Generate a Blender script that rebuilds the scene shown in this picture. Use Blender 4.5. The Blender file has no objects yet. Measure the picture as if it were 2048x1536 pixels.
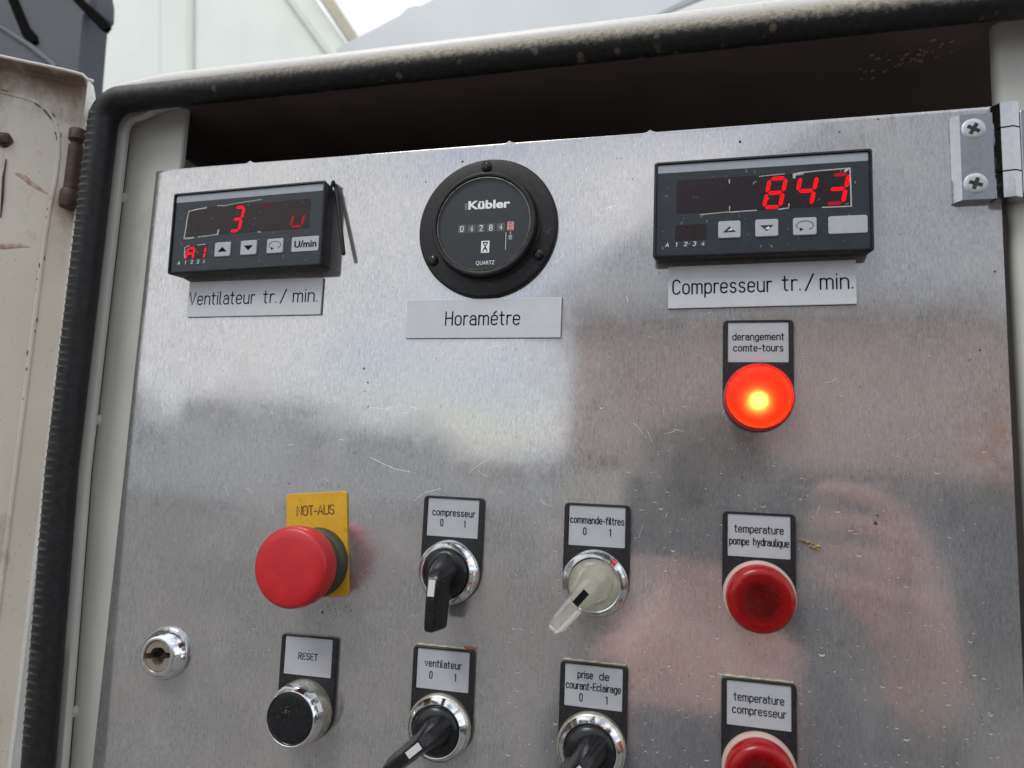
import bpy, math, random
from mathutils import Vector, Matrix
from mathutils.geometry import tessellate_polygon
from mathutils.noise import noise as pnoise
random.seed(7)
S = 0.001                                    # all sizes below are in millimetres
sc = bpy.context.scene
C = sc.collection
PI = math.pi

# ------------------------------------------------------------------ camera
CAM = Vector((316.18, -346.42, -171.95))
RIGHT = Vector((0.9685, 0.2456, 0.0412)); DOWN = Vector((0.0089, 0.1312, -0.9913)); FWD = Vector((-0.2489, 0.9604, 0.1249))
cam = bpy.data.cameras.new('camera'); co = bpy.data.objects.new('camera', cam); C.objects.link(co)
m = Matrix((RIGHT, -DOWN, -FWD)).transposed().to_4x4(); m.translation = CAM * S
co.matrix_world = m
cam.sensor_width = 36; cam.lens = 1446.07 / 2048 * 36
cam.clip_start = 0.01; cam.clip_end = 500
cam.dof.use_dof = True; cam.dof.focus_distance = 0.362; cam.dof.aperture_fstop = 9.0
sc.camera = co

# ------------------------------------------------------------------ sky, sun, exposure
SUN_EL, SUN_AZ = math.radians(52), math.radians(-152)   # azimuth clockwise from +y; sun stands to the front left of the cabinet
w = bpy.data.worlds.new("World"); sc.world = w; w.use_nodes = True
nt = w.node_tree; bg = nt.nodes['Background']
sky = nt.nodes.new('ShaderNodeTexSky'); sky.sky_type = 'NISHITA'; sky.sun_disc = False
sky.sun_elevation = SUN_EL; sky.sun_rotation = SUN_AZ; sky.air_density = 1.0; sky.dust_density = 1.2
tc = nt.nodes.new('ShaderNodeTexCoord'); mp = nt.nodes.new('ShaderNodeMapping'); mp.inputs['Scale'].default_value = (1, 1, 2.2)
nz = nt.nodes.new('ShaderNodeTexNoise'); nz.inputs['Scale'].default_value = 2.1; nz.inputs['Detail'].default_value = 6; nz.inputs['Roughness'].default_value = .55
cr = nt.nodes.new('ShaderNodeValToRGB'); cr.color_ramp.elements[0].position = .31; cr.color_ramp.elements[1].position = .54
cl = nt.nodes.new('ShaderNodeMix'); cl.data_type = 'RGBA'
cl.inputs[7].default_value = (8.8, 8.9, 9.1, 1)
nt.links.new(tc.outputs['Generated'], mp.inputs[0]); nt.links.new(mp.outputs[0], nz.inputs['Vector']); nt.links.new(nz.outputs['Fac'], cr.inputs[0])
nt.links.new(cr.outputs[0], cl.inputs[0]); nt.links.new(sky.outputs[0], cl.inputs[6]); nt.links.new(cl.outputs[2], bg.inputs[0])
bg.inputs[1].default_value = 0.1
sl = bpy.data.lights.new('sun', 'SUN'); sl.energy = 1.0; sl.angle = math.radians(22); sl.color = (1, .96, .9)
so = bpy.data.objects.new('sun', sl); C.objects.link(so)
sd = Vector((math.sin(SUN_AZ) * math.cos(SUN_EL), math.cos(SUN_AZ) * math.cos(SUN_EL), math.sin(SUN_EL)))
so.rotation_euler = sd.to_track_quat('Z', 'Y').to_euler()
sc.view_settings.view_transform = 'Standard'; sc.view_settings.look = 'None'; sc.view_settings.gamma = 1
sc.view_settings.use_curve_mapping = False; sc.view_settings.exposure = 0.5
sc.cycles.use_denoising = True; sc.cycles.max_bounces = 10; sc.cycles.transmission_bounces = 8; sc.cycles.sample_clamp_indirect = 6
try: sc.cycles.denoiser = 'OPENIMAGEDENOISE'
except Exception: pass

# ------------------------------------------------------------------ materials
def srgb(r, g, b):
    return tuple(((c / 255) / 12.92 if c / 255 <= .04045 else ((c / 255 + .055) / 1.055) ** 2.4) for c in (r, g, b))
class N:
    """small node helper; coordinates are object coordinates in millimetres"""
    def __init__(s, name):
        s.m = bpy.data.materials.new(name); s.m.use_nodes = True; s.t = s.m.node_tree; s.b = s.t.nodes['Principled BSDF']
        t = s.t.nodes.new('ShaderNodeTexCoord'); v = s.t.nodes.new('ShaderNodeVectorMath'); v.operation = 'SCALE'; v.inputs['Scale'].default_value = 1000
        s.l(t.outputs['Object'], v.inputs[0]); s.co = v.outputs[0]
    def l(s, a, b): s.t.links.new(a, b)
    def map(s, scale=(1, 1, 1), loc=(0, 0, 0)):
        n = s.t.nodes.new('ShaderNodeMapping'); n.inputs['Scale'].default_value = scale; n.inputs['Location'].default_value = loc; s.l(s.co, n.inputs[0]); return n.outputs[0]
    def noise(s, scale, vec=None, detail=3, rough=.5, dist=0):
        n = s.t.nodes.new('ShaderNodeTexNoise'); n.inputs['Scale'].default_value = scale; n.inputs['Detail'].default_value = detail; n.inputs['Roughness'].default_value = rough; n.inputs['Distortion'].default_value = dist
        s.l(vec or s.co, n.inputs['Vector']); return n.outputs['Fac']
    def voro(s, scale, vec=None, rnd=1):
        n = s.t.nodes.new('ShaderNodeTexVoronoi'); n.inputs['Scale'].default_value = scale; n.inputs['Randomness'].default_value = rnd; s.l(vec or s.co, n.inputs['Vector']); return n.outputs['Distance']
    def ramp(s, f, a, b, lo=0., hi=1.):
        n = s.t.nodes.new('ShaderNodeMapRange'); n.inputs[1].default_value = a; n.inputs[2].default_value = b; n.inputs[3].default_value = lo; n.inputs[4].default_value = hi; n.clamp = True
        s.l(f, n.inputs[0]); return n.outputs[0]
    def math(s, op, a, b=0.):
        n = s.t.nodes.new('ShaderNodeMath'); n.operation = op
        for i, v in enumerate((a, b)):
            if isinstance(v, (int, float)): n.inputs[i].default_value = v
            else: s.l(v, n.inputs[i])
        return n.outputs[0]
    def sep(s):
        n = s.t.nodes.new('ShaderNodeSeparateXYZ'); s.l(s.co, n.inputs[0]); return n.outputs
    def mix(s, f, a, b):
        n = s.t.nodes.new('ShaderNodeMix'); n.data_type = 'RGBA'
        if isinstance(f, (int, float)): n.inputs[0].default_value = f
        else: s.l(f, n.inputs[0])
        for i, v in ((6, a), (7, b)):
            if isinstance(v, tuple): n.inputs[i].default_value = (*v, 1)
            else: s.l(v, n.inputs[i])
        return n.outputs[2]
    def set(s, **k):
        for a, v in k.items():
            i = s.b.inputs[a.replace('_', ' ')]
            if hasattr(v, 'is_linked') or isinstance(v, bpy.types.NodeSocket): s.l(v, i)
            elif isinstance(v, tuple): i.default_value = (*v, 1) if len(v) == 3 else v
            else: i.default_value = v
    def bump(s, h, strength=.3, dist=.1):
        n = s.t.nodes.new('ShaderNodeBump'); n.inputs['Strength'].default_value = strength; n.inputs['Distance'].default_value = dist * S
        s.l(h, n.inputs['Height']); s.l(n.outputs[0], s.b.inputs['Normal'])

def plain(name, col, rough=.5, metal=0., var=.12, scale=.5, bump=.0, bscale=2., dirt=None, dirt_amt=.0, dscale=.2, **k):
    n = N(name); f = n.noise(scale, detail=5)
    c = n.mix(n.ramp(f, .3, .7), tuple(x * (1 - var) for x in col), tuple(min(1, x * (1 + var)) for x in col))
    if dirt: c = n.mix(n.ramp(n.noise(dscale, detail=8, rough=.65), .62 - dirt_amt, .75 - dirt_amt * .5), c, dirt)
    n.set(Base_Color=c, Metallic=metal, Roughness=n.ramp(n.noise(scale * 2, detail=4), .3, .7, max(.02, rough - .07), rough + .07), **k)
    if bump: n.bump(n.noise(bscale, detail=4), bump, .1)
    return n.m
M = {}
def panel_mat():
    n = N('brushed_aluminium'); x, y, z = n.sep()
    g1 = n.noise(1, n.map((2.6, 1, .38)), 3, .6); g2 = n.noise(1, n.map((.9, 1, .12)), 4, .6)
    grain = n.math('ADD', n.math('MULTIPLY', g1, .65), n.math('MULTIPLY', g2, .35))
    cloud = n.noise(.018, detail=5, rough=.6, dist=.6); fine = n.noise(.12, detail=6, rough=.65)
    c = n.mix(n.ramp(grain, .36, .66), (.34, .342, .346), (.64, .64, .648))
    c = n.mix(n.ramp(cloud, .4, .65, 0, .35), c, (.60, .57, .55))
    dull = n.ramp(fine, .5, .72)
    c = n.mix(n.math('MULTIPLY', dull, .35), c, (.52, .51, .50))
    sp = n.math('MULTIPLY', n.math('LESS_THAN', n.voro(.16), .055), n.ramp(n.noise(.03, detail=2), .48, .56))
    sp2 = n.math('MULTIPLY', n.math('LESS_THAN', n.voro(.42), .07), n.ramp(n.noise(.022, n.map((1, 1, 1), (90, 0, 33)), detail=2), .5, .58))
    c = n.mix(n.math('MULTIPLY', n.math('MAXIMUM', sp, sp2), .8), c, (.10, .09, .085))
    # reddish bloom by the right edge of the plate and dark drip marks from the top edge
    rb = n.math('MULTIPLY', n.ramp(n.math('ABSOLUTE', n.math('ADD', z, 150)), 5, 45, 1, 0), n.ramp(x, 415, 444))
    c = n.mix(n.math('MULTIPLY', n.math('MULTIPLY', rb, n.ramp(fine, .4, .62)), .5), c, (.42, .22, .14))
    for px, ln in ((389, 22), (402, 12)):
        d = n.math('MULTIPLY', n.ramp(n.math('ABSOLUTE', n.math('SUBTRACT', x, px)), .3, 1.6, 1, 0), n.ramp(z, -ln, -1, 0, 1))
        c = n.mix(n.math('MULTIPLY', n.math('MULTIPLY', d, n.ramp(fine, .38, .6)), .6), c, (.14, .13, .13))
    haze = n.ramp(n.noise(.03, n.map((1, 1, .8), (40, 0, 12)), detail=7, rough=.6), .47, .74)
    c = n.mix(n.math('MULTIPLY', haze, .16), c, (.62, .61, .60))
    r = n.math('ADD', n.ramp(grain, .3, .7, .06, .10), n.math('MULTIPLY', dull, .06))
    # rubbed dull patch beside the emergency stop
    dx, dz = n.math('SUBTRACT', x, 160), n.math('MULTIPLY', n.math('ADD', z, 216), .7)
    dd = n.math('SQRT', n.math('ADD', n.math('MULTIPLY', dx, dx), n.math('MULTIPLY', dz, dz)))
    sc0 = n.ramp(n.math('ADD', dd, n.math('MULTIPLY', fine, 14)), 16, 28, 1, 0)
    c = n.mix(n.math('MULTIPLY', sc0, .35), c, (.30, .29, .31)); scuff = n.math('MULTIPLY', sc0, .16)
    n.set(Base_Color=c, Metallic=n.ramp(haze, 0, 1, .74, .66), Roughness=n.math('ADD', n.math('ADD', r, scuff), n.math('MULTIPLY', haze, .07)))
    h = n.math('ADD', n.math('MULTIPLY', grain, 1.), n.math('MULTIPLY', n.noise(.05, detail=3), 2.))
    n.bump(h, .07, .05); return n.m
M['alu'] = panel_mat()
M['scratch'] = plain('scratch_bright', (.85, .85, .85), .35, .9, .05)
M['black'] = plain('black_plastic', (.010, .010, .012), .42, Specular_IOR_Level=.32, var=.3, bump=.12, bscale=3, dirt=(.05, .045, .04), dirt_amt=.04)
M['gloss'] = plain('black_gloss_plastic', (.008, .009, .011), .24, Specular_IOR_Level=.4, var=.3, dirt=(.03, .028, .025), dirt_amt=.03)
M['holder'] = plain('dark_grey_holder', (.016, .017, .020), .38, Specular_IOR_Level=.35, var=.25, bump=.1, dirt=(.10, .09, .07), dirt_amt=.03, dscale=.7)
M['label'] = plain('engraved_label_plate', (.41, .43, .46), .42, var=.05, scale=.15, dirt=(.35, .33, .29), dirt_amt=-.02, dscale=.5)
M['name'] = plain('engraved_name_plate', (.54, .57, .60), .38, var=.04, scale=.1, dirt=(.38, .37, .34), dirt_amt=-.03, dscale=.5)
M['ink'] = plain('engraving_black', (.006, .007, .009), .85, Specular_IOR_Level=.1)
M['chrome'] = plain('chrome', (.80, .82, .84), .12, 1., .08, .8, bump=.05, bscale=1.5, dirt=(.40, .37, .30), dirt_amt=.02, dscale=.8)
M['chrome_dirty'] = plain('chrome_limescaled', (.60, .58, .50), .32, .8, .15, .6, bump=.15, dirt=(.42, .39, .30), dirt_amt=.12, dscale=.35)
M['film'] = plain('meter_front_film', (.022, .030, .038), .33, Specular_IOR_Level=.35, var=.1, scale=.1, dirt=(.10, .11, .12), dirt_amt=-.02, dscale=.8)
M['strip'] = plain('meter_grey_strip', (.30, .34, .38), .4, var=.05)
M['window'] = plain('dark_red_window', (.016, .009, .011), .3, Specular_IOR_Level=.3, var=.2)
M['key'] = plain('grey_key', (.40, .43, .46), .4, var=.05)
M['wear'] = plain('worn_film_edge', (.42, .42, .42), .5, var=.2, scale=1.)
M['print'] = plain('pale_print', (.82, .86, .86), .6)
M['face'] = plain('dial_face', (.013, .018, .021), .4, Specular_IOR_Level=.2, var=.1)
M['steel'] = plain('zinc_screw', (.50, .56, .57), .3, .9, .12, 1., bump=.1)
M['hinge'] = plain('hinge_chrome', (.36, .37, .39), .08, 1., .06, .4, bump=.04)
M['yellow'] = plain('yellow_plate', (.62, .36, .015), .42, var=.08, scale=.2, dirt=(.22, .12, .02), dirt_amt=.03, dscale=.16)
M['brown'] = plain('brown_engraving', (.10, .035, .01), .55)
M['red'] = plain('red_button_plastic', (.50, .012, .018), .40, var=.08, scale=.1, dirt=(.28, .01, .012), dirt_amt=-.05, dscale=.5)
M['neck'] = plain('dark_dusty_neck', (.05, .045, .03), .6, dirt=(.10, .09, .06), dirt_amt=.08)
def cream(name, col, dirt, amt, ds=.03):
    n = N(name); f = n.noise(.02, detail=6)
    c = n.mix(n.ramp(f, .3, .7), tuple(x * .9 for x in col), col)
    c = n.mix(n.ramp(n.noise(ds, n.map((1.6, 1, .5)), detail=9, rough=.7), .6 - amt, .85 - amt), c, dirt)
    sp = n.math('MULTIPLY', n.math('LESS_THAN', n.voro(.3), .075), n.ramp(n.noise(.05), .5, .58))
    c = n.mix(n.math('MULTIPLY', sp, .8), c, (.08, .06, .045))
    n.set(Base_Color=c, Roughness=.42); n.bump(n.noise(.5, detail=5), .12, .15); return n.m
M['cream'] = cream('cream_paint', (.52, .53, .49), (.36, .34, .28), .0)
def door_mat():
    n = N('dirty_door_paint'); x, y, z = n.sep()
    c = n.mix(n.ramp(n.noise(.012, detail=6), .3, .7), (.53, .50, .43), (.62, .595, .52))
    big = n.noise(.035, n.map((1, 1, .6)), detail=9, rough=.7); fine = n.noise(.25, detail=8, rough=.75)
    top = n.ramp(z, 20, 56, 0, 1)
    c = n.mix(n.math('MULTIPLY', n.ramp(n.math('ADD', big, n.math('MULTIPLY', top, .34)), .56, .80), .85), c, (.17, .10, .065))
    c = n.mix(n.math('MULTIPLY', n.ramp(fine, .6, .72), .35), c, (.22, .16, .11))
    # rust weeping below the pin hinge
    ru = n.math('MULTIPLY', n.ramp(n.math('ABSOLUTE', n.math('SUBTRACT', x, 7)), 2, 11, 1, 0), n.math('MULTIPLY', n.ramp(z, -75, -25, 0, 1), n.ramp(z, -8, -20, 0, 1)))
    c = n.mix(n.math('MULTIPLY', n.math('MULTIPLY', ru, n.ramp(big, .35, .6)), .8), c, (.19, .085, .045))
    sp = n.math('MULTIPLY', n.math('LESS_THAN', n.voro(.28), .075), n.ramp(n.noise(.06), .47, .55))
    c = n.mix(sp, c, (.06, .045, .035))
    n.set(Base_Color=c, Roughness=.45); n.bump(n.math('ADD', fine, big), .2, .25); return n.m
M['door'] = door_mat()
M['rimlit'] = plain('skylit_edge_paint', (.72, .72, .70), .35, var=.05, dirt=(.45, .42, .34), dirt_amt=-.02)  # paler than the cream: sky light on the rims is put into the colour
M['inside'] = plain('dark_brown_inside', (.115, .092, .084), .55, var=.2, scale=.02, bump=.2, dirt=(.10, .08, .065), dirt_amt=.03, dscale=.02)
M['rust'] = plain('rusty_brown_steel', (.05, .028, .021), .6, .2, .35, .4, bump=.4, bscale=.9, dirt=(.15, .07, .04), dirt_amt=.06)
M['groove'] = plain('grime_line', (.03, .028, .02), .8)
def seal_mat():
    n = N('weathered_rubber_seal'); x, y, z = n.sep()
    f = n.noise(.35, detail=8, rough=.7); big = n.noise(.03, detail=4)
    c = n.mix(n.ramp(f, .35, .7), (.009, .010, .011), (.024, .025, .027))
    # chalky lime on the upper flank of the top run
    at = n.t.nodes.new('ShaderNodeAttribute'); at.attribute_name = 'rib_glint'
    c = n.mix(n.math('MULTIPLY', at.outputs['Fac'], n.ramp(f, .3, .6, .3, .9)), c, (.16, .165, .16))  # rib crests painted paler: the light they catch, with some scuffing
    lip = n.ramp(n.math('ADD', z, n.math('MULTIPLY', f, 8)), 42.0, 47.5, 0, 1)
    lip = n.math('MULTIPLY', lip, n.ramp(x, 10, 160, .25, 1))
    c = n.mix(n.math('MULTIPLY', lip, n.ramp(n.noise(.5, detail=6, rough=.7), .32, .6, .35, .95)), c, (.40, .36, .285))
    # dried drip spots lower down
    v = n.voro(.115, n.map((1, 1, .75))); sp = n.math('MULTIPLY', n.ramp(v, .17, .26, 1, 0), n.ramp(z, 30, 33, 0, 1))
    sp = n.math('MULTIPLY', sp, n.math('MULTIPLY', n.ramp(n.noise(.07, detail=2), .40, .47), n.ramp(x, 10, 60, .1, 1)))
    c = n.mix(n.math('MULTIPLY', sp, .55), c, (.19, .15, .11))
    n.set(Base_Color=c, Roughness=.48, Specular_IOR_Level=.25); n.bump(n.math('ADD', f, n.math('MULTIPLY', lip, .6)), .5, .35); return n.m
M['seal'] = seal_mat()
def thin(name, rough, blend):
    n = N(name); t = n.t.nodes.new('ShaderNodeBsdfTransparent'); g = n.t.nodes.new('ShaderNodeBsdfGlossy'); g.inputs['Roughness'].default_value = rough; t.inputs[0].default_value = (.96, .97, .97, 1)
    f = n.t.nodes.new('ShaderNodeFresnel'); f.inputs[0].default_value = blend; mx = n.t.nodes.new('ShaderNodeMixShader')
    gm = n.t.nodes.new('ShaderNodeNewGeometry'); n.l(n.math('MULTIPLY', f.outputs[0], n.math('SUBTRACT', 1, gm.outputs['Backfacing'])), mx.inputs[0]); n.l(t.outputs[0], mx.inputs[1]); n.l(g.outputs[0], mx.inputs[2]); n.l(mx.outputs[0], n.t.nodes['Material Output'].inputs[0]); return n.m
def glassy(name, col, rough, trans, ior=1.45, **k):
    n = N(name); f = n.noise(.3, detail=4)
    n.set(Base_Color=n.mix(n.ramp(f, .3, .7), tuple(x * .93 for x in col), col), Roughness=rough, Transmission_Weight=trans, IOR=ior, **k); return n.m
def lens_mat():
    n = N('red_pilot_lens'); x, y, z = n.sep()
    r = n.math('SQRT', n.math('ADD', n.math('MULTIPLY', x, x), n.math('MULTIPLY', z, z)))
    f = n.noise(.35, detail=5)
    n.set(Base_Color=n.mix(n.ramp(f, .35, .65), (.55, .004, .010), (.70, .006, .014)), Roughness=n.ramp(f, .3, .7, .16, .28), Transmission_Weight=n.ramp(r, 6, 13, .93, .60), IOR=1.42); return n.m
M['lens'] = lens_mat()
M['litlens'] = glassy('lit_red_lens', (1, .10, .018), .56, 1., 1.28)
M['collar'] = glassy('pinkish_collar', (.70, .52, .46), .5, .25)
M['clear'] = glassy('yellowed_clear_plastic', (.99, .99, .92), .12, .86, 1.32)
M['pane'] = thin('clear_dial_glass', .06, 1.4)
M['water'] = thin('water_film', .03, 1.38)
def emit(name, col, st):
    n = N(name); f = n.noise(.8)
    n.m.cycles.emission_sampling = 'NONE' if 'led' in name else 'FRONT_BACK'
    n.set(Base_Color=(.02, .002, .002), Specular_IOR_Level=.1, Emission_Color=n.mix(n.ramp(f, .3, .7), tuple(c * .9 for c in col), col), Emission_Strength=st, Roughness=.5); return n.m
M['led'] = emit('red_led', (1, .0, .02), 1.25); M['ledr'] = emit('red_led_orange', (1, .0, .004), 1.25)
M['leddim'] = emit('dim_red_led', (1, .01, .04), .32); M['ledfaint'] = emit('faint_red_led', (1, .02, .05), .10)
M['bulb'] = emit('glowing_bulb', (1, .95, .9), 95)
M['pinkdrum'] = plain('pale_red_drum', (.62, .30, .27), .5)

# ------------------------------------------------------------------ mesh helpers (millimetres; viewer looks towards +y)
class MB:
    def __init__(s): s.v = []; s.f = []
    def loft(s, rings, cap0=True, cap1=True, closed=True):
        b = len(s.v); n = len(rings[0])
        for r in rings: s.v += [tuple(p) for p in r]
        for i in range(len(rings) - 1):
            for j in range(n if closed else n - 1):
                k = (j + 1) % n; a = b + i * n
                s.f.append((a + j, a + k, a + n + k, a + n + j))
        if cap0: s.f.append(tuple(b + j for j in range(n))[::-1])
        if cap1: s.f.append(tuple(b + (len(rings) - 1) * n + j for j in range(n)))
        return s
    def box(s, x0, x1, y0, y1, z0, z1, bev=0):
        cx, cz = (x0 + x1) / 2, (z0 + z1) / 2
        return s.prism(rr(x1 - x0, z1 - z0, 0, cx, cz), y0, y1, bev) if not bev else s.rprism(cx, cz, x1 - x0, z1 - z0, bev, y0, y1, bev * .6)
    def rprism(s, cx, cz, w, h, r, y0, y1, bev=.3, seg=4):
        """rounded rectangle prism: y0 the front (viewer) side"""
        o = lambda i, y: [(x, y, z) for x, z in rr(w - 2 * i, h - 2 * i, max(r - i, .02), cx, cz, seg)]
        return s.loft([o(0, y1), o(0, y0 + bev), o(bev * .3, y0 + bev * .3), o(bev, y0), o(bev * 1.25 + .03, y0)])
    def prism(s, pts, y0, y1, bev=0):
        rings = [[(x, y1, z) for x, z in pts]]
        if bev: rings += [[(x, y0 + bev, z) for x, z in pts], [(x, y0, z) for x, z in inset(pts, bev)]]
        else: rings.append([(x, y0, z) for x, z in pts])
        b = len(s.v); s.loft(rings, False, False)
        n = len(pts); e = b + (len(rings) - 1) * n
        for off, q, fl in ((b, pts, 1), (e, [(p[0], p[2]) for p in s.v[e:e + n]], 0)):
            for t in tessellate_polygon([[Vector((x, z, 0)) for x, z in q]]): s.f.append(tuple(off + i for i in (t if not fl else t[::-1])))
        return s
    def prism_hole(s, outer, hole, y0, y1, bev=.3, hy=None):
        """plate with one rectangular window that goes down to depth hy"""
        hy = y1 if hy is None else hy
        b = len(s.v); n = len(outer); k = len(hole)
        s.loft([[(x, y1, z) for x, z in outer], [(x, y0 + bev, z) for x, z in outer], [(x, y0, z) for x, z in inset(outer, bev)]], False, False)
        f0 = b + 2 * n; h0 = len(s.v)
        s.loft([[(x, y0, z) for x, z in hole], [(x, hy, z) for x, z in hole]], False, False)
        fr = [(p[0], p[2]) for p in s.v[f0:f0 + n]]
        idx = list(range(f0, f0 + n)) + list(range(h0, h0 + k))
        for t in tessellate_polygon([[Vector((x, z, 0)) for x, z in fr], [Vector((x, z, 0)) for x, z in hole[::-1]]]):
            s.f.append(tuple((idx[i] if i < n else h0 + (k - 1 - (i - n))) for i in t))
        for t in tessellate_polygon([[Vector((x, z, 0)) for x, z in outer]]): s.f.append(tuple(b + i for i in t[::-1]))
        return s
    def lathe(s, prof, cx=0, cz=0, seg=48, cap0=False, cap1=False, wob=None):
        rings = []
        for i, (r, y) in enumerate(prof):
            rings.append([(cx + math.cos(2 * PI * j / seg) * (r + (wob(i, j) if wob else 0)), y, cz + math.sin(2 * PI * j / seg) * (r + (wob(i, j) if wob else 0))) for j in range(seg)])
        return s.loft(rings, cap0, cap1)
    def tube(s, pts, r, seg=8, flat=1., caps=True):
        """round (or flattened in y) tube through 3D points, tapered round ends"""
        P = [Vector(p) for p in pts]
        if (P[0] - P[-1]).length < 1e-6: P = P[:-1] + [P[0], P[1]]; caps = False
        rings = []; n = len(P)
        up0 = Vector((0, -1, 0))
        for i, p in enumerate(P):
            t = (P[min(i + 1, n - 1)] - P[max(i - 1, 0)]).normalized()
            up = up0 if abs(t.dot(up0)) < .95 else Vector((0, 0, 1))
            a = t.cross(up).normalized(); b = a.cross(t).normalized()
            rad = r[i] if isinstance(r, (list, tuple)) else r
            def ring(c, k): return [tuple(c + a * math.cos(2 * PI * j / seg) * k + b * math.sin(2 * PI * j / seg) * k * flat) for j in range(seg)]
            if i == 0 and caps: rings += [ring(p - t * rad * .95, rad * .3), ring(p - t * rad * .6, rad * .8)]
            rings.append(ring(p, rad))
            if i == n - 1 and caps: rings += [ring(p + t * rad * .6, rad * .8), ring(p + t * rad * .95, rad * .3)]
        return s.loft(rings)
    def build(s, name, mat, parent=None, smooth=40, kind=None, label=None):
        me = bpy.data.meshes.new(name); me.from_pydata([(x * S, y * S, z * S) for x, y, z in s.v], [], s.f); me.update()
        me.validate()
        o = bpy.data.objects.new(name, me); C.objects.link(o); me.materials.append(M[mat] if isinstance(mat, str) else mat)
        import bmesh
        bm = bmesh.new(); bm.from_mesh(me); bmesh.ops.recalc_face_normals(bm, faces=bm.faces); bm.to_mesh(me); bm.free()
        if smooth:
            me.shade_smooth(); me.set_sharp_from_angle(angle=math.radians(smooth))
        if parent is not None: o.parent = parent
        if kind: o['kind'] = kind
        if label: o['label'] = label
        return o
def rr(w, h, r, cx=0, cz=0, seg=4):
    if r <= 0: return [(cx + w / 2, cz - h / 2), (cx + w / 2, cz + h / 2), (cx - w / 2, cz + h / 2), (cx - w / 2, cz - h / 2)]
    out = []
    for k, (sx, sz) in enumerate(((1, -1), (1, 1), (-1, 1), (-1, -1))):
        for i in range(seg + 1):
            a = math.radians(-90 + 90 * k + 90 * i / seg)
            out.append((cx + sx * (w / 2 - r) + r * math.cos(a), cz + sz * (h / 2 - r) + r * math.sin(a)))
    return out
def inset(pts, d):
    n = len(pts); out = []
    ar = sum(pts[i][0] * pts[(i + 1) % n][1] - pts[(i + 1) % n][0] * pts[i][1] for i in range(n)); sg = 1 if ar > 0 else -1
    for i in range(n):
        p, a, b = Vector(pts[i]), Vector(pts[i - 1]), Vector(pts[(i + 1) % n])
        e1 = (p - a); e2 = (b - p)
        if e1.length < 1e-6: e1 = e2
        if e2.length < 1e-6: e2 = e1
        e1.normalize(); e2.normalize()
        n1 = Vector((-e1.y, e1.x)); n2 = Vector((-e2.y, e2.x)); k = n1 + n2
        k = k / max(k.length_squared / 2, .3)
        q = p + k * d * sg; out.append((q.x, q.y))
    return out
def thing(name, label, cat, x=0, z=0, y=0, rot=0, group=None):
    o = bpy.data.objects.new(name, None); o.empty_display_size = .01; C.objects.link(o)
    o.location = (x * S, y * S, z * S); o.rotation_euler = (0, math.radians(-rot), 0)
    o['label'] = label; o['category'] = cat
    if group: o['group'] = group
    return o
def tag(o, label, cat, group=None):
    o['label'] = label; o['category'] = cat
    if group: o['group'] = group
    return o
def px(u, v, y):
    """place in the scene (mm) of a photograph pixel at depth y"""
    d = RIGHT * ((u - 1024) / 1446.07) + DOWN * ((v - 768) / 1446.07) + FWD
    p = CAM + d * ((y - CAM.y) / d.y); return (p.x, p.z)

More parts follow.
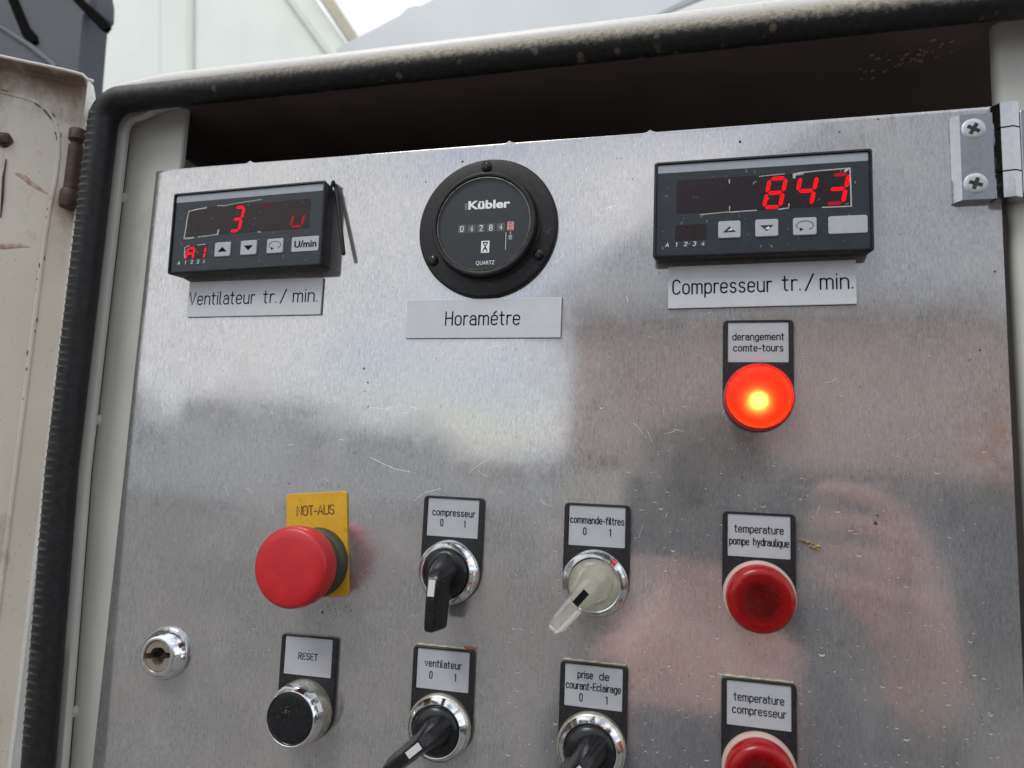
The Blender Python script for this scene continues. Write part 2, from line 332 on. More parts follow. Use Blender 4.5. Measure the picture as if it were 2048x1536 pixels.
# ------------------------------------------------------------------ engraved stroke lettering (cap height 1)
def arc(cx, cy, rx, ry, a0, a1, n=7): return [(cx + rx * math.cos(math.radians(a0 + (a1 - a0) * i / n)), cy + ry * math.sin(math.radians(a0 + (a1 - a0) * i / n))) for i in range(n + 1)]
W = .44; R_ = W / 2
def stad(x0, x1, y0, y1):
    r = (x1 - x0) / 2; c = (x0 + x1) / 2
    p = arc(c, y1 - r, r, r, 0, 180) + arc(c, y0 + r, r, r, 180, 360); return p + [p[0]]
G = {
 'o': (W, [stad(0, W, 0, .7)]), '0': (.46, [stad(0, .46, 0, 1)]),
 'a': (W, [arc(R_, .49, R_ - .02, .21, 165, 0) + [(W, 0)], [(W, .42), (.2, .42)] + arc(.2, .21, .2, .21, 90, 270) + [(W - .03, .03), (W, .1)]]),
 'c': (W, [arc(R_, .49, R_, .21, 20, 180) + arc(R_, .21, R_, .21, 180, 340)]),
 'd': (W, [stad(0, W, 0, .7), [(W, 1), (W, 0)]]), 'b': (W, [stad(0, W, 0, .7), [(0, 1), (0, 0)]]),
 'e': (W, [[(0, .36), (W, .36), (W, .49)] + arc(R_, .49, R_, .21, 0, 180) + arc(R_, .21, R_, .21, 180, 330)]),
 'f': (.30, [[(.32, 1)] + arc(.22, .86, .14, .14, 90, 180) + [(.08, 0)], [(-.04, .7), (.28, .7)]]),
 'g': (W, [stad(0, W, 0, .7), [(W, .7), (W, -.1)] + arc(R_, -.08, R_, .19, 0, -150)]),
 'h': (W, [[(0, 1), (0, 0)], [(0, .45)] + arc(R_, .49, R_, .21, 180, 0) + [(W, 0)]]),
 'n': (W, [[(0, .7), (0, 0)], [(0, .45)] + arc(R_, .49, R_, .21, 180, 0) + [(W, 0)]]),
 'm': (.70, [[(0, .7), (0, 0)], [(0, .5)] + arc(.175, .525, .175, .175, 180, 0) + [(.35, 0)], [(.35, .5)] + arc(.525, .525, .175, .175, 180, 0) + [(.70, 0)]]),
 'i': (.0, [[(0, .7), (0, 0)], [(0, .94), (0, .96)]]), 'l': (.12, [[(0, 1), (0, .12)] + arc(.12, .12, .12, .12, 180, 270)]),
 'p': (W, [stad(0, W, 0, .7), [(0, .7), (0, -.27)]]), 'q': (W, [stad(0, W, 0, .7), [(W, .7), (W, -.27)]]),
 'r': (.24, [[(0, .7), (0, 0)], [(0, .45)] + arc(.19, .48, .19, .22, 180, 60)]),
 's': (.40, [arc(.2, .53, .18, .17, 25, 180) + [(.03, .47), (.10, .38), (.30, .32), (.38, .24)] + arc(.2, .18, .19, .18, 0, -160)]),
 't': (.28, [[(.09, .95), (.09, .14)] + arc(.23, .14, .14, .14, 180, 270), [(-.05, .7), (.27, .7)]]),
 'u': (W, [[(0, .7), (0, .21)] + arc(R_, .21, R_, .21, 180, 360) + [(W, .21)], [(W, .7), (W, 0)]]),
 'v': (W, [[(0, .7), (R_, 0), (W, .7)]]), 'y': (W, [[(0, .7), (.23, .02)], [(W, .7), (.18, -.2), (.05, -.27)]]),
 'H': (.50, [[(0, 1), (0, 0)], [(.5, 1), (.5, 0)], [(0, .52), (.5, .52)]]), 'V': (.54, [[(0, 1), (.27, 0), (.54, 1)]]),
 'C': (.50, [arc(.25, .75, .25, .25, 15, 180) + arc(.25, .25, .25, .25, 180, 345)]),
 'E': (.44, [[(.44, 1), (0, 1), (0, 0), (.44, 0)], [(0, .52), (.38, .52)]]),
 'R': (.48, [[(0, 0), (0, 1), (.24, 1)] + arc(.24, .75, .23, .25, 90, -90) + [(0, .5)], [(.24, .5), (.48, 0)]]),
 'S': (.46, [arc(.23, .76, .22, .24, 25, 180) + [(.03, .64), (.14, .54), (.32, .47), (.44, .36)] + arc(.23, .25, .23, .25, 0, -160)]),
 'T': (.48, [[(0, 1), (.48, 1)], [(.24, 1), (.24, 0)]]), 'N': (.52, [[(0, 0), (0, 1), (.52, 0), (.52, 1)]]),
 'O': (.56, [stad(0, .56, 0, 1)]), 'A': (.56, [[(0, 0), (.28, 1), (.56, 0)], [(.09, .33), (.47, .33)]]),
 'U': (.52, [[(0, 1), (0, .26)] + arc(.26, .26, .26, .26, 180, 360) + [(.52, 1)]]),
 'Q': (.56, [stad(0, .56, 0, 1), [(.36, .2), (.58, -.06)]]), 'Z': (.5, [[(0, 1), (.5, 1), (0, 0), (.5, 0)]]),
 '1': (.16, [[(0, .84), (.16, 1), (.16, 0)]]), '2': (.46, [arc(.23, .76, .22, .24, 165, -20) + [(.0, 0), (.46, 0)]]),
 '3': (.46, [arc(.22, .76, .21, .24, 155, -90) , arc(.22, .26, .23, .26, 90, -155)]), '4': (.46, [[(.33, 0), (.33, 1), (0, .28), (.46, .28)]]),
 '8': (.46, [stad(.03, .43, .5, 1), stad(0, .46, 0, .5)]),
 '.': (.0, [[(0, .02), (0, .04)]]), '/': (.42, [[(0, 0), (.42, 1)]]), '-': (.30, [[(0, .38), (.30, .38)]]), ' ': (.22, []),
}
G['é'] = (G['e'][0], G['e'][1] + [[(.16, .82), (.34, 1.0)]])
def lettering(parent, text, x0, x1, z, h, y, th, mat='ink', name='lettering', gap=.22, mb=None, shear=0, build=True, space=None):
    """engraved text squeezed between x0 and x1 with its baseline at z"""
    adv = []; t = 0
    for ch in text:
        wd = G[ch][0] if not (ch == ' ' and space) else space
        adv.append(t); t += wd + gap
    total = t - gap; k = (x1 - x0) / total
    mb = mb or MB()
    for ch, a in zip(text, adv):
        for pl in G[ch][1]:
            mb.tube([(x0 + (a + p[0]) * k + p[1] * h * shear, y, z + p[1] * h) for p in pl], th, 6, .5)
    return mb.build(name, mat, parent, 60) if build else mb
def font_text(parent, text, x0, x1, zc, y, mat, name='lettering', bold=0., ext=.06, height=None, shear=0):
    cu = bpy.data.curves.new('text', 'FONT'); cu.body = text; cu.size = 1; cu.offset = bold; cu.extrude = .0; cu.shear = shear; cu.resolution_u = 3
    t = bpy.data.objects.new('text', cu); C.objects.link(t)
    dg = bpy.context.evaluated_depsgraph_get(); me = bpy.data.meshes.new_from_object(t.evaluated_get(dg))
    bpy.data.objects.remove(t); bpy.data.curves.remove(cu)
    xs = [v.co.x for v in me.vertices]; zs = [v.co.y for v in me.vertices]
    k = (x1 - x0) / (max(xs) - min(xs)); kz = k if height is None else height / (max(zs) - min(zs))
    for v in me.vertices:
        v.co = Vector(((x0 + (v.co.x - min(xs)) * k) * S, (y - ext) * S, (zc + (v.co.y - (max(zs) + min(zs)) / 2) * kz) * S))
    for a in list(me.attributes):
        pass
    me.name = name; me.materials.clear(); me.materials.append(M[mat])
    o = bpy.data.objects.new(name, me); C.objects.link(o); o.parent = parent
    return o

# ================================================================== CABINET
def path_L(n, seg=10, step=3.0, zlow=-430, xhigh=540, cx=-27.3, cz=38.9, R=14.):
    """run of the door frame: up the left side, round the corner, along the top; n = offset outwards"""
    def drift(z): return 0 if z > -180 else (-180 - z) / 150 * 7.0
    pts = []; z = zlow
    while z < cz - R: pts.append((cx - n + drift(z), z)); z += step
    for i in range(seg + 1):
        a = math.radians(180 - 90 * i / seg); pts.append((cx + R + (R + n) * math.cos(a), cz - R + (R + n) * math.sin(a)))
    x = cx + R + step
    while x <= xhigh: pts.append((x, cz + n + (x - 0) * .004)); x += step
    return pts
def sweep(mb, prof, step=3.0, closed=False, add=0, **k):
    runs = [path_L(n, step=step, **k) for n, y in prof]
    tops = [path_L(max(n, 1.2 + .05 * i) + (add if n > 9.2 else 0), step=step, **k) for i, (n, y) in enumerate(prof)]
    for j in range(len(prof)):           # along the top the frame is narrower than down the side
        for i in range(len(runs[j])):
            t = max(0, min(1, (runs[j][i][0] + 15) / 30)); t = t * t * (3 - 2 * t); a, c = runs[j][i], tops[j][i]
            runs[j][i] = (a[0] + (c[0] - a[0]) * t, a[1] + (c[1] - a[1]) * t)
    rings = []
    for i in range(len(runs[0])):
        rings.append([(runs[j][i][0], prof[j][1], runs[j][i][1]) for j in range(len(prof))])
    return mb.loft(rings, False, False, closed)
cab = thing('cabinet', 'cream steel cabinet with open dirty door, black seal and dark recess around the metal plate', 'cabinet')
lip = MB(); sweep(lip, [(-1.2, 3.4), (-5.0, 1.2), (-7.9, -1.6), (-8.6, -3.4), (-8.4, -5.0), (-7.2, -6), (8.6, -6), (9.2, -7)], step=6)
lip.build('door_frame', 'cream', cab)
lip = MB(); sweep(lip, [(7.8, -6.5), (8.2, -12.2), (9.2, -13), (10.8, -13.2), (12.2, -12.3), (12.9, -10.6), (13, -6), (13, 330)], step=6, add=2.6)
lip.build('outer_rim', 'rimlit', cab)
# left post behind the plate, with a rounded fold towards the dark interior, and the right post
def post(mb, x0, x1, z0, z1, y, fold, right=True):
    prof = []
    if right:
        prof = [(x0, y)] + [(x1 - fold + fold * math.sin(math.radians(a)), y + fold - fold * math.cos(math.radians(a))) for a in range(0, 91, 15)] + [(x1, y + fold + 2)]
    else:
        prof = [(x0, y + fold + 2)] + [(x0 + fold - fold * math.cos(math.radians(a)), y + fold - fold * math.sin(math.radians(a))) for a in range(0, 91, 15)] + [(x1, y)]
    rings = []
    for z in (z0, -180, z1): rings.append([(a + (((-180 - z) / 150 * 7.0) if right and a == x0 and z < -180 else 0), b, z) for a, b in prof])
    mb.loft(rings, False, False, False)
pb = MB(); post(pb, -24.6, 15, -430, 41, 3.4, 1.6); pb.build('left_post', 'cream', cab)
pb = MB(); rg = []
for z, x0 in ((-430, 451.0), (-200, 450.4), (-52, 449.2), (-30, 445.6), (43, 445.6)):
    rg.append([(x0, 9, z)] + [(x0 + 4 - 4 * math.cos(math.radians(a)), 2.8 + 4 - 4 * math.sin(math.radians(a)), z) for a in range(0, 91, 15)] + [(560, 2.8, z)])
pb.loft(rg, False, False, False); pb.build('right_post', 'cream', cab)
b = MB(); b.loft([[(-18.5, -5.2, 39.9), (560, -5.2, 42.1)], [(-18.5, 9, 39.9), (560, 9, 42.1)], [(-40, 9, 39.9), (560, 9, 42.1)], [(-40, 160, 39.9), (560, 160, 42.1)]], False, False, False)
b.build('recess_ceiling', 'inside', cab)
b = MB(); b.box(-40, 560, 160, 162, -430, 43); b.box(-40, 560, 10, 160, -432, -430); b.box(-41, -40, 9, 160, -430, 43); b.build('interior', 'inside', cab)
gb = MB()
for z0, z1 in ((-430, -315), (-309, -153), (-147, -18), (-11, 20)):
    gb.tube([(-23.9 + max(0, (-180 - z) / 150 * 7.0), 3.2, z) for z in range(z0, z1, 6)] + [(-23.9 + max(0, (-180 - z1) / 150 * 7.0), 3.2, z1)], .5, 6)
gb.build('grime_joint', 'groove', cab)
for z in (-312, -150, -14.5):
    wb = MB(); x = -23.3 + max(0, (-180 - z) / 150 * 7.0)
    wb.lathe([(.1, .8), (1.0, .9), (1.8, 1.4), (2.5, 2.6), (2.9, 3.6)], 0, 0, 14, wob=lambda i, j: .25 * math.sin(j * 2.1 + i))
    o = wb.build('weld_spot', 'cream', cab); o.location = (x * S, 0, z * S); o.scale = (.8, 1, 1.25)
# dried splash on the ceiling near the right post
sp = MB()
for k in range(60):
    x = 415 + random.gauss(0, 9); y = 26 + random.gauss(0, 6) + (x - 415) * -.5; r = random.uniform(.3, 1.5)
    sp.loft([[(x + r * math.cos(a) * random.uniform(.7, 1.2), y + r * math.sin(a), 41.3 - .1) for a in [2 * PI * j / 9 for j in range(9)]], [(x + r * .6 * math.cos(2 * PI * j / 9), y + r * .6 * math.sin(2 * PI * j / 9), 41.3 - .3) for j in range(9)]])
sp.build('dried_splash', plain('dried_splash', (.27, .22, .185), .8), cab, kind='stuff')

# rubber seal
sb = MB(); prof_n = 28; pth0 = path_L(0, step=.55, seg=28); rings = []; ribw = []
cor = None; dist = 0; nextrib = 2.2; ribs = []
zz = -430
while zz < 30:
    ribs.append((zz, random.uniform(.35, .75))); zz += random.gauss(4.4, .35)
normals = [path_L(1, step=.55, seg=28), pth0]
for i, (x, z) in enumerate(pth0):
    nx, nz = normals[0][i][0] - x, normals[0][i][1] - z
    onleft = x < -20.5
    rg = []
    for j in range(prof_n):
        a = 2 * PI * j / prof_n; r = 8.1 - .85 * max(0, min(1, (x + 25) / 25))
        outw, fr = math.cos(a), -math.sin(a)          # outwards, towards the viewer
        rb_ = 0
        if onleft:
            for rz, amp in ribs:
                d = abs(z - rz - .8 * outw)
                if d < .8:
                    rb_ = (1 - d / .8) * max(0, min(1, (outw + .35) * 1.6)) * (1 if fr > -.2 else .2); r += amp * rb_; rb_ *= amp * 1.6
        else:
            r += .18 * pnoise(Vector((x * .12, j * .7, 3))) + .3 * max(0, outw) * pnoise(Vector((x * .5, j * .9, 8)))
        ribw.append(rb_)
        rg.append((x + nx * r * outw, -14 - r * fr * (1.0), z + nz * r * outw))
    rings.append(rg)
sb.loft(rings, False, False)
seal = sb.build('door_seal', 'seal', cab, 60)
at = seal.data.attributes.new('rib_glint', 'FLOAT', 'POINT'); at.data.foreach_set('value', ribw)
seal['label'] = 'black ribbed rubber seal with chalky dirt'

# ------------------------------------------------------------------ open door on the left
b = MB(); b.box(0.6, 500, -1.5, 0, -450, 54.5); door = b.build('door', 'door', cab); door['label'] = 'open cream cabinet door with brown dirt and rust'; door.location = (-47 * S, -5 * S, 0)
door.rotation_euler = (0, 0, math.atan2(-.633, -.774))
# door local: x away from the hinge, y towards the inside face (viewer), z up
def dbox(mb, x0, x1, y0, y1, z0, z1): mb.box(x0, x1, y0, y1, z0, z1); return mb
b = MB(); b.tube([(x, 11.6 + .5 * math.sin(x * .05), 55.7 + .35 * math.sin(x * .11) - (2.2 if x < 3 else 0)) for x in [-.5, 2, 5, 9, 14] + list(range(20, 500, 12))], .9, 10)
b.build('rolled_edge', 'rimlit', door)
b = MB(); b.box(3.5, 500, 0, 11.6, 54.6, 55.6); b.build('top_flange', 'door', door)
b = MB(); b.loft([[(3.4, 11.5, 55.4), (3.4, 12.3, 55.4), (-.6, 8, 52.6), (-1.0, 7, 52.2)], [(.8, 12, 52), (1.6, 12.6, 52), (-2.6, 8, 44), (-3.0, 7, 44)], [(1, 12, 30), (1.6, 12.6, 30), (-2.6, 8, 24), (-3, 7, 24)]])
b.build('hinge_side_flange', 'rimlit', door)
b = MB(); b.box(-.8, 1.0, 1.0, 6.5, -450, 44, .5); b.build('side_flange', 'rimlit', door)
# stiffening pan with a rounded corner: raised bead with grime in it
bead = [(15.2, z) for z in range(-450, -30, 14)] + [(14.6, -24), (13.6, -8), (13.6, 8), (15, 20), (18, 29), (22.5, 34.5), (28, 37.6), (35, 38.9)] + [(x, 39.2) for x in range(46, 500, 16)]
b = MB(); b.tube([(x, .0, z) for x, z in bead], 1.15, 8, .6); b.build('pressed_bead', 'door', door)
b = MB()
for k in range(46):
    i = random.randrange(22, len(bead) - 24); t = random.random(); x = bead[i][0] * (1 - t) + bead[i + 1][0] * t; z = bead[i][1] * (1 - t) + bead[i + 1][1] * t
    L = random.uniform(.8, 3.2); dx, dz = bead[i + 1][0] - bead[i][0], bead[i + 1][1] - bead[i][1]; q = math.hypot(dx, dz); dx /= q; dz /= q
    off = random.uniform(-1.6, 1.6)
    b.tube([(x - dz * off, .35, z + dx * off), (x - dz * off + dx * L / 2 + random.uniform(-.2, .2), .45, z + dx * off + dz * L / 2), (x - dz * off + dx * L, .35, z + dx * off + dz * L)], random.uniform(.15, .42), 5, .5)
b.build('flaking_grime', 'groove', door, kind='stuff')
b = MB(); b.lathe([(.1, 2.6), (2.2, 2.6), (2.9, 2.0), (3.1, 1.2), (4.4, .9), (4.6, 0)], 41.5, 10.6, 18, wob=lambda i, j: .35 * math.sin(j * 1.7 + i)); b.build('rusty_bolt', 'rust', door)
b = MB(); b.tube([(39, .3, -1), (39.2, .5, -12), (38.4, .5, -24), (38, .3, -36)], [.3, .6, .7, .3], 6, .6); b.build('cracked_weld_line', 'rust', door)
rs = N('pink_rust_smear'); rs.set(Base_Color=rs.mix(rs.ramp(rs.noise(.25, detail=6), .4, .62), (.46, .38, .31), (.34, .20, .14)), Roughness=.7)
for pts, r in (([(33, -8.4), (29.5, -9.6), (26, -12.5), (21.5, -15), (17, -17.2)], [.9, 1.7, 1.5, 1.2, .5]), ([(40, -53.5), (34, -52.6), (27, -51), (22, -50.8)], [2.2, 1.8, 1.4, .4])):
    b = MB(); b.tube([(x, 0.02, z) for x, z in pts], r, 8, .1); b.build('rust_smear', rs.m, door)
# pin hinge, rusty, stands between door and seal
b = MB()
hx, hy = 4.2, 5.5
for prof in ([(3.1, 13), (3.1, 15.2), (4.2, 16.2), (5.0, 17), (5.0, 22.5), (4.4, 23.5), (2, 23.8)], [(4.4, -14), (4.3, 13)], [(3.2, -26), (5.4, -25), (5.9, -22), (5.9, -16.5), (5.2, -14.6), (3.2, -14)]):
    b.loft([[(hx + r * math.cos(2 * PI * j / 20), hy + r * math.sin(2 * PI * j / 20), z) for j in range(20)] for r, z in prof])
hp = b.build('pin_hinge', 'rust', door)
hp['label'] = 'rusty brown pin hinge'

# ================================================================== CONTROL PANEL (aluminium plate)
top = [(0, 0)]
for bx in (65, 219.5, 292):
    top += [(bx - 3.4, 0.05), (bx - 1.6, .35), (bx - .6, 1.2), (bx + .2, 1.45), (bx + 1.2, .7), (bx + 3.2, .05)]
top += [(444.3, 0)]
def warp(x, z):
    y = .0030 * max(0, 40 - x) ** 2 * .30
    return y + .22 * pnoise(Vector((x * .011, z * .011, 4.2))) + .05 * pnoise(Vector((x * .035, z * .03, 9.1))) + .35 * max(0, (4 - abs(z + 2)) / 4) * 0
xs = sorted(set([0, .35, 1.5] + [i * 2.5 for i in range(2, 10)] + [25 + i * 5.5 for i in range(1, 76)] + [443.9, 444.3] + [p[0] for p in top]))
xs = [x for x in xs if x <= 444.3]
zs = [0, -.35, -1.5, -4] + [-4 - 5.2 * i for i in range(1, 80)] + [-420]
def topz(x):
    for p, q in zip(top, top[1:]):
        if p[0] <= x <= q[0]: return p[1] + (q[1] - p[1]) * (x - p[0]) / max(1e-6, q[0] - p[0])
    return 0
b = MB()
for r_ in range(2):
    for j, z in enumerate(zs):
        for i, x in enumerate(xs):
            zz = z + (topz(x) * (1 if j == 0 else .8 if j == 1 else .2 if j == 2 else 0))
            e = .07 if (r_ == 0 and (j == 0 or i == 0 or i == len(xs) - 1)) else 0
            b.v.append((x, (warp(x, z) + e) if r_ == 0 else warp(x, z) + 1.6, zz))
nx_, nz_ = len(xs), len(zs); o2 = nx_ * nz_
for j in range(nz_ - 1):
    for i in range(nx_ - 1):
        a = j * nx_ + i; b.f.append((a, a + 1, a + nx_ + 1, a + nx_)); b.f.append((o2 + a, o2 + a + nx_, o2 + a + nx_ + 1, o2 + a + 1))
for i in range(nx_ - 1): b.f.append((i, o2 + i, o2 + i + 1, i + 1)); q = (nz_ - 1) * nx_ + i; b.f.append((q, q + 1, o2 + q + 1, o2 + q))
for j in range(nz_ - 1):
    a = j * nx_; b.f.append((a, a + nx_, o2 + a + nx_, o2 + a)); a += nx_ - 1; b.f.append((a, o2 + a, o2 + a + nx_, a + nx_))
panel = b.build('control_panel', 'alu', None, 35)
tag(panel, 'brushed aluminium hinged control plate carrying all meters, switches and lamps', 'panel')
# fine bright scratches
sc_ = MB()
def scr(pts, r=.09): sc_.tube([(x, warp(x, z) - .01, z) for x, z in pts], r, 4, .3)
scr([(190.2, -110.9), (165, -124), (140.1, -137.5)][::1], .08)
scr([(203, -104), (188, -121), (168, -141)], .08)
scr([(150, -140), (158, -140.4), (170, -139), (176, -136), (181, -131)]); scr([(152.4, -166), (160, -169), (167, -171.5), (175, -172.5)], .12)
scr([(177, -187.3), (183.5, -182.5), (192, -180)], .1); scr([(214, -128), (208, -143)], .08); scr([(206, -172), (212, -167), (216, -165)], .08)
scr([(173, -139), (177, -140.5)], .13); scr([(168, -143), (172, -142)], .13)
for k in range(90):
    x, z = (random.gauss(200, 90), random.gauss(-150, 70)) if k % 2 else (random.uniform(60, 440), random.uniform(-330, -100))
    if not (5 < x < 438 and -400 < z < -4): continue
    a = random.uniform(0, PI); L = random.uniform(1, 7); c = random.uniform(-.25, .25)
    scr([(x, z), (x + L * .5 * math.cos(a), z + L * .5 * math.sin(a)), (x + L * math.cos(a + c), z + L * math.sin(a + c))], random.uniform(.04, .08))
for k in range(22):       # curved tool marks between the lit lamp and the dial
    x, z = random.gauss(215, 22), random.gauss(-112, 9); r = random.uniform(3, 10); a0 = random.uniform(0, 6)
    scr([(x + r * math.cos(a0 + t * .25), z + r * .6 * math.sin(a0 + t * .25)) for t in range(5)], .045)
sc_.build('scratches', 'scratch', panel, kind='stuff')
# rain drops
wd = MB(); cs = MB()
def drop(x, z, r, el=1.):
    seg = 10 if r > .7 else 7; rings = []
    for k in range(4):
        t = k / 3 * PI / 2; rings.append([(x + r * math.cos(t) * math.cos(2 * PI * j / seg), -.02 - r * .17 * math.sin(t), z + r * el * math.cos(t) * math.sin(2 * PI * j / seg) - .12 * r * math.sin(t)) for j in range(seg)] if k < 3 else [(x + .03 * math.cos(2 * PI * j / seg), -.02 - r * .17, z - .12 * r + .03 * math.sin(2 * PI * j / seg)) for j in range(seg)])
    if random.random() < .8:  # pale arcs paint the refracted sky glints under drops, some as dried edges
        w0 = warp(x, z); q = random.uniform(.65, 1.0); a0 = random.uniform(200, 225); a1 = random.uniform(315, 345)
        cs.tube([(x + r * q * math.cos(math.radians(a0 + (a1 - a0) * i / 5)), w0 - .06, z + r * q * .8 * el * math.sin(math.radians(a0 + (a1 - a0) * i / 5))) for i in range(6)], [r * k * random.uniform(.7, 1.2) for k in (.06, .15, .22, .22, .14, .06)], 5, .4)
    wd.loft([[(p[0], p[1] + warp(x, z), p[2]) for p in rg] for rg in rings], False, True)
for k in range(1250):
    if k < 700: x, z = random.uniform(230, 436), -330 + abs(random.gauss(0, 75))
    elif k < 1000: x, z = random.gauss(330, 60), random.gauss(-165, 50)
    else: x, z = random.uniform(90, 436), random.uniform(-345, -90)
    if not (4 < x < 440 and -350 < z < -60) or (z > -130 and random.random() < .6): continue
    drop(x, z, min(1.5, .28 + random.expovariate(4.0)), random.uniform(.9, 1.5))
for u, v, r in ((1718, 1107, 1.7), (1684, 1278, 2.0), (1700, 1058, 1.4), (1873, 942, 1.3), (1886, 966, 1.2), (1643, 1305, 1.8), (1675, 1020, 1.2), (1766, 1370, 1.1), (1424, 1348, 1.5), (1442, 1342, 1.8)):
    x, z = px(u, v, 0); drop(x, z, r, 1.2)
wd.build('water_droplets', 'water', panel, kind='stuff'); cs.build('drop_crescents', plain('glint_and_dry_edge', (.62, .62, .58), .35), panel, kind='stuff')
# dark specks of dirt and rubbed marks beside the emergency stop
dk = MB()
def speck(x, z, r):
    n = 7; w0 = warp(x, z); dk.loft([[(x + r * math.cos(2 * PI * j / n) * random.uniform(.6, 1.3), w0 - .005, z + r * math.sin(2 * PI * j / n) * random.uniform(.6, 1.3)) for j in range(n)], [(x + r * .5 * math.cos(2 * PI * j / n), w0 - .12, z + r * .5 * math.sin(2 * PI * j / n)) for j in range(n)]])
for u, v, r in ((925, 323, .75), (852, 364, .5), (1234, 317, .35), (1243, 317, .3), (1480, 284, .7), (1254, 358, .3), (1265, 358, .35), (1678, 264, .5), (1757, 238, .5), (1751, 1047, .9), (1755, 1031, .5), (645, 1225, .8), (578, 967, .5), (728, 737, .7), (736, 765, .5), (730, 783, .4), (736, 813, .5), (1960, 700, .5), (1940, 720, .4), (1990, 543, .6)):
    x, z = px(u, v, 0); speck(x, z, r)
for k in range(150):
    c = random.choice(((60, -80, 28, 50), (150, -60, 50, 40), (40, -120, 24, 40), (300, -60, 90, 60)))
    speck(random.gauss(c[0], c[2]), min(-6, random.gauss(c[1], c[3])), random.uniform(.08, .28))
for k in range(46):
    u, v = random.choice(((655, 1215), (668, 1208), (650, 974), (690, 1215), (640, 970))); x, z = px(u + random.gauss(0, 9), v + random.gauss(0, 4), 0); speck(x, z, random.uniform(.1, .4))
dk.v = [p for p in dk.v]
dk.build('dirt_specks', plain('dirt_speck', (.04, .035, .03), .8), panel, kind='stuff')

# ================================================================== HINGE on the right
b = MB(); x0, x1, z0, z1 = -8.2, 8.6, -20, 20
b.loft([[(x0, 0, z0), (x1, 0, z0), (x1, 0, z1), (x0, 0, z1)], [(x0, -1.0, z0), (x1, -1.4, z0), (x1, -1.4, z1), (x0, -1.0, z1)], [(x0 + 3.0, -4.2, z0 + .3), (x1, -4.2, z0 + .3), (x1, -4.2, z1 - .3), (x0 + 3.0, -4.2, z1 - .3)]])
hg = b.build('hinge', 'hinge', panel, 20); hg.location = (433 * S, 0, -24.6 * S); hg['label'] = 'polished metal hinge with two cross screws'
def knuckle(z0, z1, cx, name, wide):
    b = MB(); pts = [(-5.2, 1.5), (-5.2, -3.5), (-2.7, -7.2), (1.6, -8.2), (4.6, -6.6), (5.9, -3), (5.9, 1.5)]
    if wide: pts = pts[:-1] + [(9, -2.4), (22, -2.4), (22, 1.5)]
    b.loft([[(cx + x, y, z0) for x, y in pts], [(cx + x, y, z1) for x, y in pts]]); return b.build(name, 'hinge', hg, 15)
for z0, z1, wdt in ((11.4, 22.5, 0), (10.7, -8.4, 1), (-9.1, -20.5, 0)):
    knuckle(min(z0, z1), max(z0, z1), 12.4, 'knuckle', False)
b = MB(); b.rprism(26, 1, 15, 38, .6, -3.6, 0, .4); b.build('leaf', 'hinge', hg, 20)
def cross_screw(parent, x, z, r, y, mat, dome=.5, rot=20, name='screw', slot='groove'):
    b = MB(); b.lathe([(r, y + .6), (r, y), (r * .93, y - dome * .5), (r * .6, y - dome * .9), (.05, y - dome)], x, z, 28); nf = len(b.f)
    for k in range(2):
        a = math.radians(rot + 90 * k); c, s2 = math.cos(a), math.sin(a); L, w_ = r * .56, r * .17
        q = [(L, -w_), (L, w_), (-L, w_), (-L, -w_)]
        b.prism([(x + p[0] * c - p[1] * s2, z + p[0] * s2 + p[1] * c) for p in q], y - dome - .06 - .03 * k, y - dome * .5)
    s_ = b.build(name, mat, parent); s_.data.materials.append(M[slot])
    for i, p in enumerate(s_.data.polygons): p.material_index = 1 if i >= nf else 0
    return s_
for z in (12.8, -12.5): cross_screw(hg, .2, z, 4.9, -4.15, 'steel', .28, 60 if z > 0 else 70)

# ================================================================== METERS
SEG = {'a': ((.14, 1), (.86, 1)), 'b': ((1, .95), (1, .55)), 'c': ((1, .45), (1, .05)), 'd': ((.86, 0), (.14, 0)), 'e': ((0, .05), (0, .45)), 'f': ((0, .55), (0, .95)), 'g': ((.14, .5), (.86, .5))}
DIG = {'8': 'abcdefg', '4': 'fgbc', '3': 'abgcd', 'A': 'efabcg', '1': 'bc', 'u': 'edc'}
def segment(mb, x, z, w, h, sg, th, y, shear=.2):
    (a, b_), (c, d) = SEG[sg]; P = Vector((x + a * w, z + b_ * h)); Q = Vector((x + c * w, z + d * h)); t = (Q - P).normalized(); P -= t * th * (.12 if sg in 'bcef' else .25); Q += t * th * (.12 if sg in 'bcef' else .25)
    nrm = Vector((-t.y, t.x)); q = [P, P + t * th * .5 + nrm * th * .5, Q - t * th * .5 + nrm * th * .5, Q, Q - t * th * .5 - nrm * th * .5, P + t * th * .5 - nrm * th * .5]
    mb.prism([(p.x + (p.y - z) * shear, p.y) for p in q], y, y + .2)
